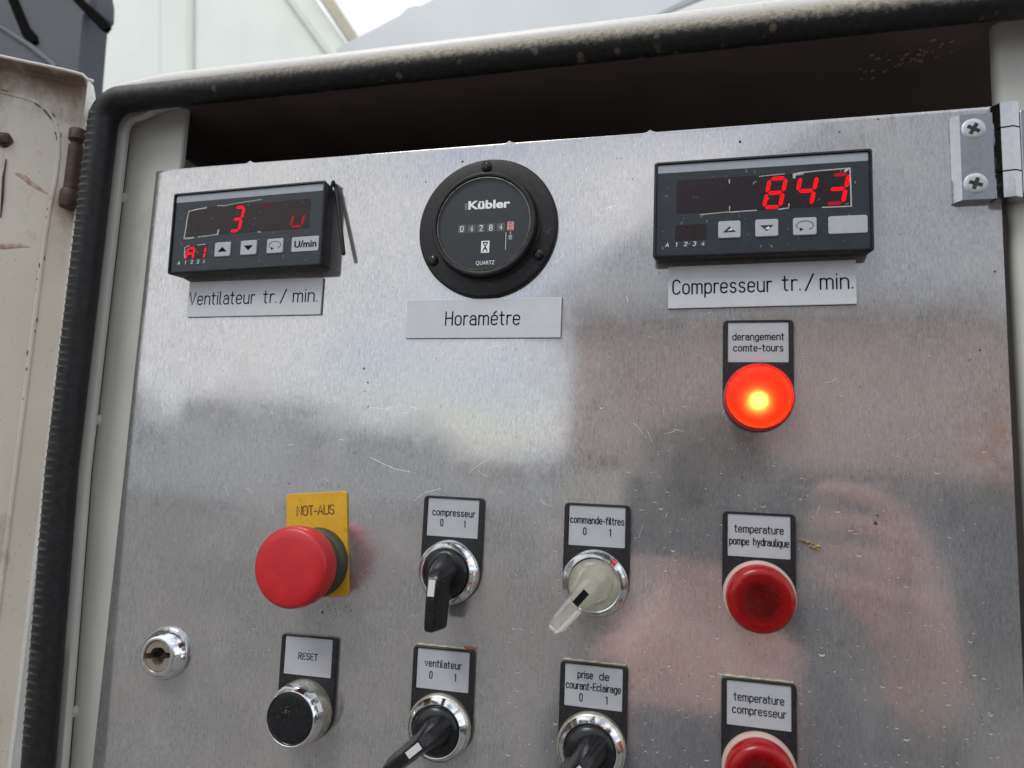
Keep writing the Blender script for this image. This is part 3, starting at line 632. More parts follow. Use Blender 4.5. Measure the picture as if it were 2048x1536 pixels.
def meter(th_, H, led, film_scratch, digits, small, last_key, arrows_worn):
    """96 x 48 panel meter; H = how far its front stands off the plate"""
    b = MB(); o = lambda w, h, r, y: [(x, y, z) for x, z in rr(w, h, r)]
    b.loft([o(93, 45, 1.5, 1), o(94.5, 46.5, 1.5, -1.0), o(96, 47.6, 1.4, -H + .8), o(95.6, 47.2, 1.3, -H + .2), o(95, 46.6, 1.2, -H), o(93.6, 45.2, 1.0, -H), o(93.4, 45.0, 1.0, -H + 1.0)], True, True)
    b.build('bezel', 'black', th_)
    f = -H + .9
    b = MB(); b.rprism(0, 0, 93.2, 44.8, 1.2, f, f + .5, .1); film = b.build('front_film', 'film', th_)
    b = MB(); b.rprism(0, 20.2, 92.6, 4.0, .5, f - .08, f + .1, .05); b.build('grey_strip', 'strip', film)
    b = MB(); b.rprism(.8, 6.1, 76.6, 16.6, .8, f - .1, f + .1, .05); win = b.build('display_window', 'window', th_)
    b = MB(); b.rprism(-30.7, -11.5, 14.4, 7.6, .6, f - .1, f + .1, .05); win2 = b.build('status_window', 'window', th_)
    for dg, x, z, w, h, t, mats in digits:
        for sg in DIG.get(dg, dg):
            q = MB(); segment(q, x, z, w, h, sg, t, f - .22); q.build('display_segment', mats.get(sg, mats['*']), win, 0)
    for dg, x, w in small:
        for sg in DIG[dg]:
            q = MB(); segment(q, x, -15.4, w, 6.2, sg, 1.0, f - .22, .17); q.build('display_segment', 'led', win2, 0)
    mb = MB()
    for ch, x in zip('A1234', (-42.2, -37.6, -33.8, -29.8, -26.0)):
        lettering(None, ch, x, x + (1.4 if ch != '1' else .4), -18.2, 1.9, f - .05, .16, mb=mb, shear=.2, build=False)
    mb.build('lettering', 'print', film, 60)
    for i, x in enumerate((-13.3, 3.1, 19.4)):
        b = MB(); b.rprism(x, -11.2, 10.0, 8.2, .9, f - .75, f + .1, .35); k = b.build('key', 'key', th_)
        b = MB()
        if i < 2:
            s_ = 1 if i == 0 else -1; b.prism([(x - 2.9, -11.3 - 1.3 * s_), (x + 2.9, -11.3 - 1.3 * s_), (x, -11.3 + 1.5 * s_)][::s_], f - .82, f - .5); b.build('arrow', 'ink' if not arrows_worn else 'film', k, 0)
            if arrows_worn:
                b = MB(); 
                for q in range(3): b.prism([(x + random.uniform(-1, 1), -11.3 + random.uniform(-.8, .4)) , (x + random.uniform(1, 1.8), -11.6), (x + random.uniform(.2, .8), -11.3 + random.uniform(.3, .7))], f - .86 - .02 * q, f - .8)
                b.build('worn_patch', 'print', k, 0)
        else:
            pl = arc(x, -10.9, 3.6, 2.1, -60, 215, 20); pl = [(p[0], p[1]) for p in pl]
            b.tube([(p[0], f - .78, p[1]) for p in pl], .16, 5, .4)
            e = pl[-1]; b.prism([(x - 2.2, -12.5 - .9), (x - .6, -12.7), (x - 2.2, -12.5 + .7)], f - .86, f - .6); b.build('loop_arrow', 'ink', k, 60)
    b = MB(); b.rprism(37.4, -11.1, 16.2, 8.2, .9, f - .3, f + .1, .15); k = b.build('unit_field', 'key', th_)
    if last_key: font_text(k, last_key, 31.0, 44.2, -11.1, f - .31, 'ink', bold=.03, height=3.9)
    for pl in film_scratch:
        b = MB(); pts, r = pl
        b.tube([(x, f - .12, z) for x, z in pts], r, 5, .25); b.build('worn_edge', 'wear', film)
    b = MB(); q = random.Random(len(film_scratch))
    for k_ in range(40):
        x, z = q.uniform(-44, 44), q.uniform(-21, 17); a = q.uniform(0, PI); L = q.uniform(.2, 1.4)
        b.tube([(x, f - .11, z), (x + L * math.cos(a), f - .11, z + L * math.sin(a))], q.uniform(.04, .11), 4, .3)
    b.build('film_scratches', 'wear', film, kind='stuff')
    return f
mL = thing('panel_meter', 'black meter showing a red 3 and A1, above the plate reading Ventilateur tr./ min.', 'meter', 73.6, -43.1, 0, 1.2)
meter(mL, 11.3, 'led', [([(-26, 13.9), (-33, 13.3), (-37.4, 12.6), (-38.1, 9)], .35), ([(-38, 10), (-38.6, 2), (-39.2, -2.8)], .4), ([(-39.2, -3.2), (-35, -3.3), (-33, -3.1)], .5), ([(-30, -2.9), (-24, -2.6), (-17.4, -2.2)], .3), ([(-17.6, -2.2), (-17.2, .2)], .5), ([(-19, 14.6), (-14, 14.2), (-8, 15), (8, 16.0), (9, 15.8)], .22),
    ([(-37.8, -14.6), (-38.2, -8.6), (-35.5, -7.6)], .35), ([(-30, -7.6), (-25, -7.4)], .25), ([(8, -2.4), (9.6, -2.6)], .3)],
    [('3', -9.6, -.9, 5.4, 13.4, 1.4, {'*': 'led'}), ('a', 7, -.9, 5.4, 13.4, 1.2, {'*': 'ledfaint'}), ('u', 28.0, -.9, 6.6, 13.4, 1.2, {'*': 'leddim'})],
    [('A', -37.0, 4.4), ('1', -29.8, 4.4)], 'U/min', False)
b = MB(); b.tube([(47.2, -2.0, 26), (49.4, -2.6, 23), (53, -4.4, 8), (56.2, -6, -6), (58.6, -7.2, -16.6)], 1.15, 12)
b.tube([(46.8, -5.6, 18), (49, -4.6, 25.6), (47.2, -2.0, 26)], .9, 8)
b.build('clamp_rod', 'black', mL)
mR = thing('panel_meter', 'black meter showing red 843, above the plate reading Compresseur tr./ min.', 'meter', 343.0, -43.8, 0, 0)
meter(mR, 9.8, 'ledr', [([(15, 13.9), (17, 14.4), (27, 14.9), (38.6, 15.2)], .3), ([(38.7, 15.2), (38.9, 6), (39.0, -2.7)], .3), ([(39.0, -2.7), (33, -2.7), (27, -2.6)], .28), ([(37.6, 14.6), (36.8, 13.9)], .6), ([(15.2, 13.7), (15.2, 12.4)], .7), ([(15.2, 13.7), (18.6, 14.1)], .7),
    ([(-26.5, -3.3), (-20, -2.9), (-13.3, -2.6), (-13.2, .1)], .25), ([(-12.9, -2.8), (-6, -2.5), (-1.4, -2.5)], .3), ([(-13.4, 13), (-13.3, 11.4)], .25), ([(8.2, -2.5), (12.6, -2.1), (12.8, -.2)], .3), ([(0, 13.8), (5, 14.1), (11, 14.3)], .2), ([(-2.7, 10.2), (-2.5, 11.2), (-1.4, 11.4)], .15)],
    [('8', 1.9, -1.3, 7.0, 13.6, 1.6, {'*': 'ledr'}), ('4', 15.2, -1.1, 7.0, 13.4, 1.6, {'*': 'ledr'}), ('3', 28.5, -1.0, 7.0, 13.4, 1.6, {'*': 'ledr', 'a': 'leddim', 'd': 'leddim', 'b': 'ledr'})],
    [], '', True)

# round hour meter
hm = thing('hour_meter', 'round black hour counter with three screws above the plate reading Horamétre', 'meter', 210.0, -46.0)
b = MB(); b.lathe([(36, 0), (37, -.5), (37, -2.0), (36.5, -2.6), (35.8, -2.8), (28.2, -2.8), (27.6, -3.4), (27.4, -8.2), (26.9, -8.9), (25.9, -9.1), (25.2, -8.8), (25.1, -7.8)], seg=96)
b.build('flange', 'black', hm)
b = MB(); b.lathe([(25.3, -7.2), (.05, -7.2)], seg=64); face = b.build('dial_face', 'face', hm)
b = MB(); b.lathe([(25.0, -8.0), (24.6, -8.6), (24.2, -8.72)], seg=96); b.build('glass_rim', plain('dull_rim', (.16, .15, .13), .3, var=.5, scale=.3), hm)
for (x, z) in ((-1.4, 32.7), (-28.2, -16.8), (28.2, -15.6)):
    cross_screw(hm, x, z, 2.9, -2.8, 'gloss', 1.7, 15, slot='groove')
font_text(face, 'Kübler', -8.8, 13.4, 10.4, -7.22, 'print', bold=.035, height=4.6)
mb = MB(); mb.box(-10.6, -9.3, -7.27, -7.2, 8.1, 11.6); b = mb
b.build('emblem', plain('emblem_grey', (.12, .13, .13), .5), face, 0)
for i, ch in enumerate('04284'):
    x = -11.6 + i * 5.15
    b = MB(); b.rprism(x, -2.0, 4.3, 4.4, .3, -7.3, -7.2, .03); dr = b.build('counter_drum', plain('drum_black', (.04, .05, .05), .5), face, 0)
    lettering(dr, ch, x - .75, x + .75, -3.5 + (.35 if i == 4 else 0), 2.9, -7.34, .24, 'print')
b = MB(); b.rprism(14.1, -1.5, 3.4, 4.5, .2, -7.32, -7.2, .03); dr = b.build('counter_drum', 'pinkdrum', face, 0); dr['label'] = 'pale pink tenths drum'
pinkink = plain('red_numeral', (.30, .05, .05), .5)
mb = MB(); lettering(None, '0', 13.4, 14.8, -1.9, 2.2, -7.34, .2, mb=mb, build=False); mb.tube([(13.3, -7.34, -3.2), (14.9, -7.34, -3.1)], .22, 5, .4); mb.build('lettering', pinkink, dr)
mb = MB(); mb.tube([(11.9, -7.24, -4.9), (12.0, -7.24, -13.8)], .13, 5, .4); mb.tube([(13.3, -7.24, -6.5), (15.1, -7.24, -6.5)], .1, 5, .4)
lettering(None, '1', 14.0, 14.3, -6.0, 1.5, -7.24, .12, mb=mb, build=False); lettering(None, '10', 13.3, 15.0, -8.5, 1.5, -7.24, .12, mb=mb, build=False)
mb.build('lettering', 'print', face, 60)
b = MB(); b.prism_hole(rr(4.3, 6.2, 0, 1.3, -11.9), [(2.75, -9.3), (2.6, -10.3), (1.55, -11.9), (2.6, -13.5), (2.75, -14.5), (-.15, -14.5), (0, -13.5), (1.05, -11.9), (0, -10.3), (-.15, -9.3)], -7.28, -7.2, .03, -7.2)
b.build('hourglass_symbol', 'print', face, 0)
b = MB(); b.prism([(.2, -14.3), (2.4, -14.3), (1.3, -13.0)], -7.27, -7.2); b.prism([(.5, -10.0), (2.1, -10.0), (1.3, -11.2)][::-1], -7.27, -7.2); b.build('hourglass_sand', 'print', face, 0)
font_text(face, 'QUARTZ', -3.2, 6.6, -20.4, -7.22, 'print', height=2.4)
b = MB(); b.lathe([(24.6, -8.5), (.05, -8.5)], seg=64); b.build('dial_glass', 'pane', hm)

# ================================================================== NAME PLATES
def nameplate(label, x, z, w, h, rot, texts):
    t = thing('name_plate', label, 'name plate', x, z, 0, rot, 'engraved name plates under the meters')
    b = MB(); b.rprism(0, 0, w, h, .25, -.5, 0, .05); b.build('backing', 'ink', t)
    b = MB(); b.rprism(0, 0, w - .1, h - .1, .2, -1.5, -.5, .18); pl = b.build('plate', 'name', t)
    for tx, a, c, bz, hh in texts: lettering(pl, tx, a, c, bz, hh, -1.55, .37)
nameplate('pale plate reading Ventilateur tr./ min. in black letters', 75.9, -80.0, 84.5, 20.6, .2, [('Ventilateur', -41.0, .7, -3.2, 7.1), ('tr.', 7.0, 14.6, -3.1, 7.0), ('/', 17.4, 20.6, -3.4, 7.6), ('min.', 25.2, 39.6, -3.0, 7.0)])
nameplate('pale plate reading Horamétre in black letters', 209.4, -93.5, 82.2, 20.5, -.1, [('Horamétre', -19.2, 19.9, -3.4, 6.9)])
nameplate('pale plate reading Compresseur tr./ min. in black letters', 343.5, -79.5, 83.0, 20.6, .5, [('Compresseur', -39.2, 5.0, -3.3, 6.8), ('tr.', 10.4, 17.6, -3.1, 7.0), ('/', 20.0, 23.4, -3.4, 7.6), ('min.', 26.4, 39.8, -3.0, 7.0)])

# ================================================================== 22 mm CONTROLS with legend holders
def legend(t, texts, rot=0, holder_mat='holder', grime=False):
    """legend holder centred on the control axis, window 25.8 mm above it; texts: (text, x0, x1, baseline, height)"""
    out = [(15.5, 0)] + [(15.5, 34.2)] + [(13.5 + 2 * math.cos(math.radians(a)), 34.2 + 2 * math.sin(math.radians(a))) for a in (22, 45, 67, 90)] + \
          [(-13.5 + 2 * math.cos(math.radians(a)), 34.2 + 2 * math.sin(math.radians(a))) for a in (90, 112, 135, 157, 180)] + [(-15.5, 0)] + [(15.5 * math.cos(math.radians(a)), 15.5 * math.sin(math.radians(a))) for a in range(190, 360, 10)]
    b = MB(); b.prism_hole(out, rr(26.9, 19.0, .5, 0, 25.8), -2.6, 0, .35, -1.4); h = b.build('legend_holder', holder_mat, t, 25)
    b = MB(); b.rprism(0, 25.8, 26.5, 18.6, .3, -2.1, -1.3, .12); ins = b.build('legend_insert', 'label', t)
    for tx, a, c, bz, hh in texts: lettering(ins, tx, a, c, 25.8 + bz, hh, -2.15, .24)
    if grime:
        b = MB(); b.tube([(-14 + i, -.35, 36.35 + .12 * math.sin(i * .9)) for i in range(29)], [.55 + .12 * math.sin(i * 1.1) for i in range(29)], 7); b.build('limescale', plain('limescale', (.42, .40, .29), .8, var=.25, scale=.8), h, kind='stuff')
def ring(t, mat='chrome', h=9.):
    b = MB(); b.lathe([(15.4, -2.4), (15.4, -4.4), (15.0, -5.6), (14.2, -6.3), (12.3, -h), (11.8, -h + .1), (11.7, -h + 3)], seg=72); return b.build('ring', mat, t, 50)
def selector(x, z, label, texts, ang, knob='gloss', mark='print', rot=0, grime=False, base_mat='chrome'):
    t = thing('selector_switch', label, 'switch', x, z, 0, rot, 'lever selector switches on the metal plate')
    legend(t, texts, grime=grime)
    r = ring(t)
    if grime:
        b = MB(); b.lathe([(15.6, -2.5), (15.6, -4.6), (15.15, -5.7), (14.6, -6.1)], seg=72); b.build('dirty_skirt', 'chrome_dirty', r)
    # turning cap with a lever that stands off and points along ang
    b = MB(); b.lathe([(11.5, -5.5), (11.5, -8.6), (11.2, -9.6), (10.2, -10.6), (7.5, -11.6), (3.5, -12.1), (.05, -12.2)], seg=56); b.build('cap', knob, t)
    if knob == 'clear':
        b = MB(); b.lathe([(11.4, -5.2), (8, -5.4), (7.8, -6.6), (.05, -6.6)], seg=40); b.build('inner_disc', plain('pale_inner_disc', (.66, .66, .54), .5, var=.2, scale=.3), t)
    a = math.radians(ang); d = (math.cos(a), math.sin(a)); nn = (-d[1], d[0])
    #       s     half top  half bottom  y top   y bottom
    st = [(-10.2, 1.2, 2.2, -10.4, -9.6), (-9.2, 1.7, 3.0, -11.8, -9.4), (-7, 2.2, 5.4, -14.6, -9.2), (-4, 2.6, 7.0, -20.6, -9.2), (-1.5, 2.7, 7.4, -24.4, -9.2), (.8, 2.6, 6.8, -26.4, -9.2), (5, 2.5, 5.4, -26.9, -9.2), (9, 2.4, 4.8, -27.2, -9.2), (11.6, 2.3, 4.3, -27.3, -9.6), (12.2, 2.3, 4.3, -27.3, -12.6), (18, 2.3, 4.2, -27.3, -12.8), (23.0, 2.2, 4.1, -27.0, -12.9), (23.9, 1.9, 3.8, -26.4, -13.2), (24.3, 1.5, 3.2, -25.6, -13.9)]
    rings = []
    for s_, ht, hb, yt, yb in st:
        ym = yb + (yt - yb) * .5; hm_ = (ht + hb) / 2 + .15; bv = min(.5, ht * .4)
        sec = [(-hb, yb + 0), (-hb - .0, yb + (yt - yb) * .15), (-hm_, ym), (-ht, yt + bv * 1.2), (-ht + bv, yt), (ht - bv, yt), (ht, yt + bv * 1.2), (hm_, ym), (hb, yb + (yt - yb) * .15), (hb, yb)]
        rings.append([(d[0] * s_ + nn[0] * q, y, d[1] * s_ + nn[1] * q) for q, y in sec])
    b = MB(); b.loft(rings); lv = b.build('lever', knob, t, 38)
    b = MB(); q = [(.9, -1.6), (8.2, -1.6), (8.2, 1.6), (.9, 1.6)]
    b.loft([[(d[0] * s_ + nn[0] * k, y0 - (.7 if s_ > 6 else 0) + dy, d[1] * s_ + nn[1] * k) for s_, k in q] for dy, y0 in ((.6, -26.45), (-.12, -26.45))]); b.build('pointer_mark', mark, lv, 0)
    return t
def white_mark(): return plain('white_mark', (.56, .59, .61), .4, var=.04)
M['mark'] = white_mark()
selector(199.5, -220, 'black lever switch pointing straight down, label reading compresseur 0 1', [('compresseur', -10.6, 11.2, 1.0, 3.1), ('0', -6.2, -5.0, -4.1, 3.2), ('1', 6.0, 6.5, -4.1, 3.2)], -91, mark='mark', rot=-.3)
selector(270.9, -220, 'switch with yellowed clear lever and black mark, label reading commande-filtres 0 1', [('commande-filtres', -12.5, 12.6, 1.2, 3.1), ('0', -6.2, -5.0, -4.1, 3.2), ('1', 6.0, 6.5, -4.1, 3.2)], -130, knob='clear', mark='ink')
selector(198.6, -292.3, 'black lever switch pointing down left, label reading ventilateur 0 1', [('ventilateur', -9.2, 9.2, 1.2, 3.2), ('0', -6.5, -5.3, -4.3, 3.2), ('1', 6.2, 6.7, -4.3, 3.2)], -139, mark='mark', rot=.3, grime=True)
selector(271.2, -292.2, 'black lever switch with label reading prise de courant-Eclairage 0 1', [('prise', -7.2, -.4, 3.5, 3.1), ('de', 2.8, 7.0, 3.5, 3.1), ('courant-Eclairage', -12.5, 12.4, -1.5, 3.1), ('0', -6.1, -4.9, -6.7, 3.3), ('1', 5.8, 6.4, -6.7, 3.3)], -136, mark='mark', grime=True)

def pilot(x, z, label, texts, lit, grime=False):
    t = thing('pilot_lamp', label, 'indicator lamp', x, z, 0, 0, 'round red pilot lamps on the metal plate')
    legend(t, texts, grime=grime)
    if lit:
        b = MB(); b.lathe([(15.2, -2.4), (15.2, -4.2), (14.9, -5.2), (13.6, -5.2), (13.4, -2.4)], seg=72); b.build('collar', 'lens', t)
        b = MB(); b.lathe([(.05, -2.7), (13.4, -2.7), (13.3, -3.2), (8, -2.9), (.05, -2.9)], seg=48); b.build('reflector', plain('reflector_red', (.35, .02, .01), .5), t)
        b = MB(); b.lathe([(15.1, -4), (15.1, -8.3), (14.8, -9.6), (14.2, -10.1), (13.7, -9.6), (13.6, -5)], seg=72); b.build('lens_rim', 'red', t)
        prof = [(13.6, -4.6), (13.6, -9.8), (13.2, -11.4), (12.1, -12.4), (10.2, -13.0), (6, -13.5), (.05, -13.7)]
        inn = [(.05, -12.8), (6, -12.6), (10, -12.1), (11.4, -11.4), (12.2, -10.4), (12.6, -9), (12.7, -4.6)]
        b = MB(); b.lathe(prof + inn + [prof[0]], seg=64); b.build('lens', 'litlens', t)
        b = MB(); b.lathe([(.05, -8.8), (2.0, -8.5), (3.4, -7.4), (3.9, -6), (3.7, -4.6), (3.4, -2.8)], 0, -1.6, 24); b.build('bulb', 'bulb', t)
        b.v = []
    else:
        b = MB(); b.lathe([(15.3, -2.4), (15.3, -5.4), (14.9, -6.4), (14.0, -6.8), (13.0, -6.8)], seg=144, wob=lambda i, j: (.12 if j % 2 and i in (0, 1) else 0)); b.build('collar', 'collar', t)
        b = MB(); b.lathe([(.05, -3.2), (11, -3.2), (13.2, -4.2), (13.4, -5)], seg=48); b.build('reflector', plain('reflector_grey', (.22, .15, .15), .4), t)
        prof = [(14.2, -5.2), (14.15, -12.2), (13.6, -14.0), (12.2, -15.2), (10.2, -15.6), (9.4, -15.4), (6, -15.9), (.05, -16.1)]
        inn = [(.05, -14.6), (6, -14.4), (9.6, -14.0), (11.6, -13.4), (12.6, -12.4), (12.9, -11), (13.0, -5.2)]
        b = MB(); b.lathe(prof + inn + [prof[0]], seg=72); b.build('lens', 'lens', t)
        b = MB(); b.lathe([(.05, -10.2), (2.2, -10), (3.2, -8.8), (3.4, -7), (3.4, -3.2)], 0, 0, 20); b.build('bulb', plain('unlit_bulb', (.20, .18, .17), .3), t)
        b = MB()
        for k in range(9):
            a = random.uniform(0, 2 * PI); rr_ = random.uniform(0, 9); r = random.uniform(.25, .8); cx, cz = rr_ * math.cos(a), rr_ * math.sin(a)
            b.loft([[(cx + r * math.cos(2 * PI * j / 9) * .99, -15.6, cz + r * .6 * math.sin(2 * PI * j / 9)) for j in range(9)], [(cx + r * .7 * math.cos(2 * PI * j / 9), -16.25, cz + r * .45 * math.sin(2 * PI * j / 9)) for j in range(9)]])
        b.build('water_droplets', 'water', t, kind='stuff')
pilot(342.8, -132.6, 'glowing orange-red pilot lamp, label reading derangement comte-tours', [('derangement', -11.1, 11.2, 1.1, 3.1), ('comte-tours', -10.7, 10.8, -4.1, 3.1)], True)
pilot(343.0, -220.2, 'unlit red pilot lamp, label reading temperature pompe hydraulique', [('temperature', -10.1, 10.3, 1.4, 3.2), ('pompe', -12.4, -4.2, -4.1, 3.1), ('hydraulique', -2.2, 12.5, -4.0, 3.1)], False)
pilot(342.9, -292.0, 'unlit red pilot lamp cut by the bottom edge, label reading temperature compresseur', [('temperature', -10.1, 10.2, 1.2, 3.2), ('compresseur', -10.8, 10.9, -4.1, 3.2)], False, True)

# reset push button
rb = thing('push_button', 'black push button in chrome ring, label reading RESET', 'button', 126.6, -293.2, 0, .6)
legend(rb, [('RESET', -5.2, 5.2, -1.4, 3.0)], grime=False)
b = MB(); b.lathe([(15.3, -2.4), (15.2, -6), (14.9, -10.5)], seg=72); b.build('skirt', 'chrome_dirty', rb)
b = MB(); b.lathe([(14.9, -10.5), (14.2, -13.4), (13.2, -15.6), (12.8, -16.0), (12.4, -15.9), (12.3, -14.8)], seg=72); b.build('ring', 'chrome', rb)
b = MB(); b.lathe([(12.25, -12), (12.2, -15.2), (11.6, -15.5), (6, -15.1), (.05, -15.0)], seg=56); cp = b.build('cap', 'gloss', rb)
b = MB()
for k in range(26):
    a = random.uniform(0, 2 * PI); q = abs(random.gauss(0, 3)); r = random.uniform(.06, .28); cx, cz = -2 + q * math.cos(a), 3.5 + q * math.sin(a)
    b.loft([[(cx + r * math.cos(2 * PI * j / 6), -15.05, cz + r * math.sin(2 * PI * j / 6)) for j in range(6)], [(cx + r * .5 * math.cos(2 * PI * j / 6), -15.3, cz + r * .5 * math.sin(2 * PI * j / 6)) for j in range(6)]])
b.build('dust', plain('dust_grain', (.25, .2, .17), .9), cp, kind='stuff')

# emergency stop
es = thing('emergency_stop', 'big red mushroom button on a yellow plate reading NOT-AUS', 'emergency stop', 127.0, -220.5)
b = MB(); a = math.radians(5.4); ca, sa = math.cos(a), math.sin(a)
tmp = MB(); tmp.rprism(0, 0, 34.8, 53.0, 2.0, -1.3, 0, .25); b.v = [(-1.0 + x * ca - z * sa, y, 8.9 + x * sa + z * ca) for x, y, z in tmp.v]; b.f = tmp.f
yp = b.build('yellow_plate', 'yellow', es)
yp_t = lettering(yp, 'NOT-AUS', 0, 21.2, 0, 4.7, -1.38, .30, 'brown', gap=.13)
for v in yp_t.data.vertices:
    x, z = v.co.x * 1000, v.co.z * 1000; v.co.x = (-13.4 + x * ca - z * sa) * S; v.co.z = (22.9 + x * sa + z * ca) * S
b = MB(); b.lathe([(17.6, -1.2), (17.6, -4), (17.0, -5.4), (15.6, -6.4), (15.2, -12), (15.6, -15)], seg=64); b.build('neck', 'neck', es)
b = MB(); b.lathe([(14.5, -14), (17.5, -14.6), (18.9, -16.2), (19.4, -18.5), (19.6, -23.4), (19.4, -26.2), (18.7, -27.6), (17.4, -28.3), (14, -28.7), (7, -29.0), (.05, -29.1)], seg=80); b.build('mushroom_cap', 'red', es)

# lock
lk = thing('cam_lock', 'chrome lock with a worn key socket near the lower left of the plate', 'lock', 41.6, -274.2)
b = MB(); b.lathe([(13.5, 0), (13.5, -1.6), (13.2, -2.4), (10.2, -7.8), (9.7, -8.1), (8.3, -8.1), (8.1, -7.6), (8.05, -1)], seg=64); b.build('ring', 'chrome', lk)
key = []
for k in range(36):
    t_ = 2 * PI * k / 36; r = 4.6 + (3.1 if abs(math.sin(t_)) < .22 else 0) + .3 * math.sin(3 * t_)
    key.append((r * math.cos(t_ + .12), r * math.sin(t_ + .12)))
b = MB(); b.prism_hole([(7.9 * math.cos(2 * PI * j / 36), 7.9 * math.sin(2 * PI * j / 36)) for j in range(36)], key, -7.2, -1, .2, -1); b.build('barrel', plain('worn_lock_barrel', (.34, .29, .24), .4, .6, .1), lk, 30)
b = MB(); b.lathe([(7.8, -1.4), (.05, -1.4)], seg=24); b.lathe([(4.2, -1.4), (2.2, -3.4), (.1, -3.6)], .6, -1.6, 10, wob=lambda i, j: .5 * math.sin(j * 3)); b.build('socket', plain('dark_socket', (.03, .025, .02), .4, .3), lk)

# bits of debris on the plate
b = MB(); x0, z0 = px(1596, 1078, 0)
for k in range(16):
    t = k / 15; x = x0 + 8.5 * t + random.uniform(-.3, .3); z = z0 - 3.2 * t + random.uniform(-.4, .4) * (1 + t * 2)
    b.loft([[(x + (.4 + t * .8) * math.cos(q) * random.uniform(.6, 1.2), -.05 - .1 * k % .4, z + (.3 + .5 * t) * math.sin(q) * random.uniform(.6, 1.2)) for q in [2 * PI * j / 7 for j in range(7)]], [(x + .3 * math.cos(2 * PI * j / 7), -.9 - .5 * random.random(), z + .3 * math.sin(2 * PI * j / 7)) for j in range(7)]])
lf = b.build('plant_scrap', plain('dry_yellow_scrap', (.36, .27, .10), .8, var=.3, scale=1.), None); tag(lf, 'small dry yellowish plant scrap right of the pompe hydraulique label', 'plant scrap')
b = MB(); x0, z0 = px(930, 1296, 0)
b.tube([(x0, -.5, z0 + .6), (x0 + 2, -.6, z0 - .1), (x0 + 4, -.5, z0 + .2), (x0 + 6, -.4, z0 + .6)], [.5, .85, .6, .4], 7)
lf = b.build('dirt_crumb', plain('orange_brown_crumb', (.30, .11, .04), .8, var=.4, scale=1.), None); tag(lf, 'orange-brown crumb at the top right corner of the ventilateur label', 'crumb')

# ================================================================== BACKGROUND above the cabinet
def slab(name, pts, y, depth, mat, parent=None, bev=0, smooth=30):
    b = MB(); b.prism([px(u, v, y + depth) for u, v in pts], y, y + depth, bev); return b.build(name, mat, parent, smooth)
M['mint'] = plain('pale_mint_body_paint', (.82, .875, .83), .35, var=.03, scale=.01)
M['rail'] = plain('beige_rail', (.50, .47, .36), .5, var=.08, scale=.02)
M['greyplastic'] = plain('slate_grey_plastic', (.058, .066, .080), .55, var=.08, scale=.02, bump=.1, bscale=.3)
M['slotblack'] = plain('slot_black', (.004, .004, .004), .9, Specular_IOR_Level=.05)
M['fair'] = plain('light_grey_paint', (.62, .66, .69), .35, var=.03, scale=.01)
M['whitepaint'] = plain('white_body_paint', (.80, .82, .80), .3, var=.03, scale=.01)
M['seam'] = plain('grey_green_seam', (.70, .77, .70), .6)
tb = thing('truck_body', 'pale mint truck body with beige top rail behind the cabinet, upper left', 'truck body', 0, 0)
slab('side_panel', [(-100, 420), (-100, -160), (560, -160), (640, 10), (740, 150), (800, 420)], 620, 60, 'mint', tb)
slab('seam_rib', [(380, 260), (377, -150), (392, -150), (391, 260)], 614, 8, 'seam', tb, 2)
slab('pressed_rib', [(300, 260), (296, -150), (322, -150), (322, 260)], 618.5, 3, 'mint', tb, 1.)
slab('rail_gap', [(560, -20), (574, -20), (690, 140), (676, 140)], 608, 14, 'seam', tb, 2)
slab('top_rail', [(622, -30), (650, -30), (760, 140), (735, 140)], 600, 30, 'rail', tb, 3)
gbx = thing('plastic_cover', 'slate grey plastic cover with dark slots behind the door, top left corner', 'cover', 0, 0)
slab('shell', [(-260, -260), (190, -260), (222, -20), (229, 20), (228, 48), (215, 66), (212, 100), (204, 200), (200, 420), (-260, 420)], 150, 25, 'greyplastic', gbx, 4)
for q in ([(-2, -50), (16, -50), (60, 55), (76, 74), (78, 86), (68, 91), (56, 86), (46, 70)], [(128, -20), (142, -24), (218, 46), (224, 58), (216, 68), (205, 62)]):
    slab('slot', q, 147, 3, 'slotblack', gbx, 1.5)
slab('moulded_edge', [(-20, 44), (-20, 38), (70, 92), (120, 134), (114, 140), (62, 98)], 146.5, 4, plain('edge_grey', (.11, .12, .14), .5), gbx, 1)
cf = thing('roof_fairing', 'light grey sheet metal fairing rising behind the top of the cabinet', 'fairing', 0, 0)
slab('sheet', [(952, -40), (948, 2), (862, 46), (850, 46), (836, 50), (826, 60), (822, 64), (700, 128), (700, 300), (2200, 300), (2200, -90), (952, -90)], 470, 40, 'fair', cf, 2)
slab('fold', [(1320, 42), (1300, 42), (1396, -8), (1440, -30), (1470, -30), (1424, -2)], 466, 8, plain('fold_grey', (.36, .40, .42), .5), cf, 1.5)
slab('white_panel', [(1334, 60), (1332, 38), (1442, -6), (1500, -40), (1700, -60), (1700, 80)], 464, 9, 'whitepaint', cf, 1.5)

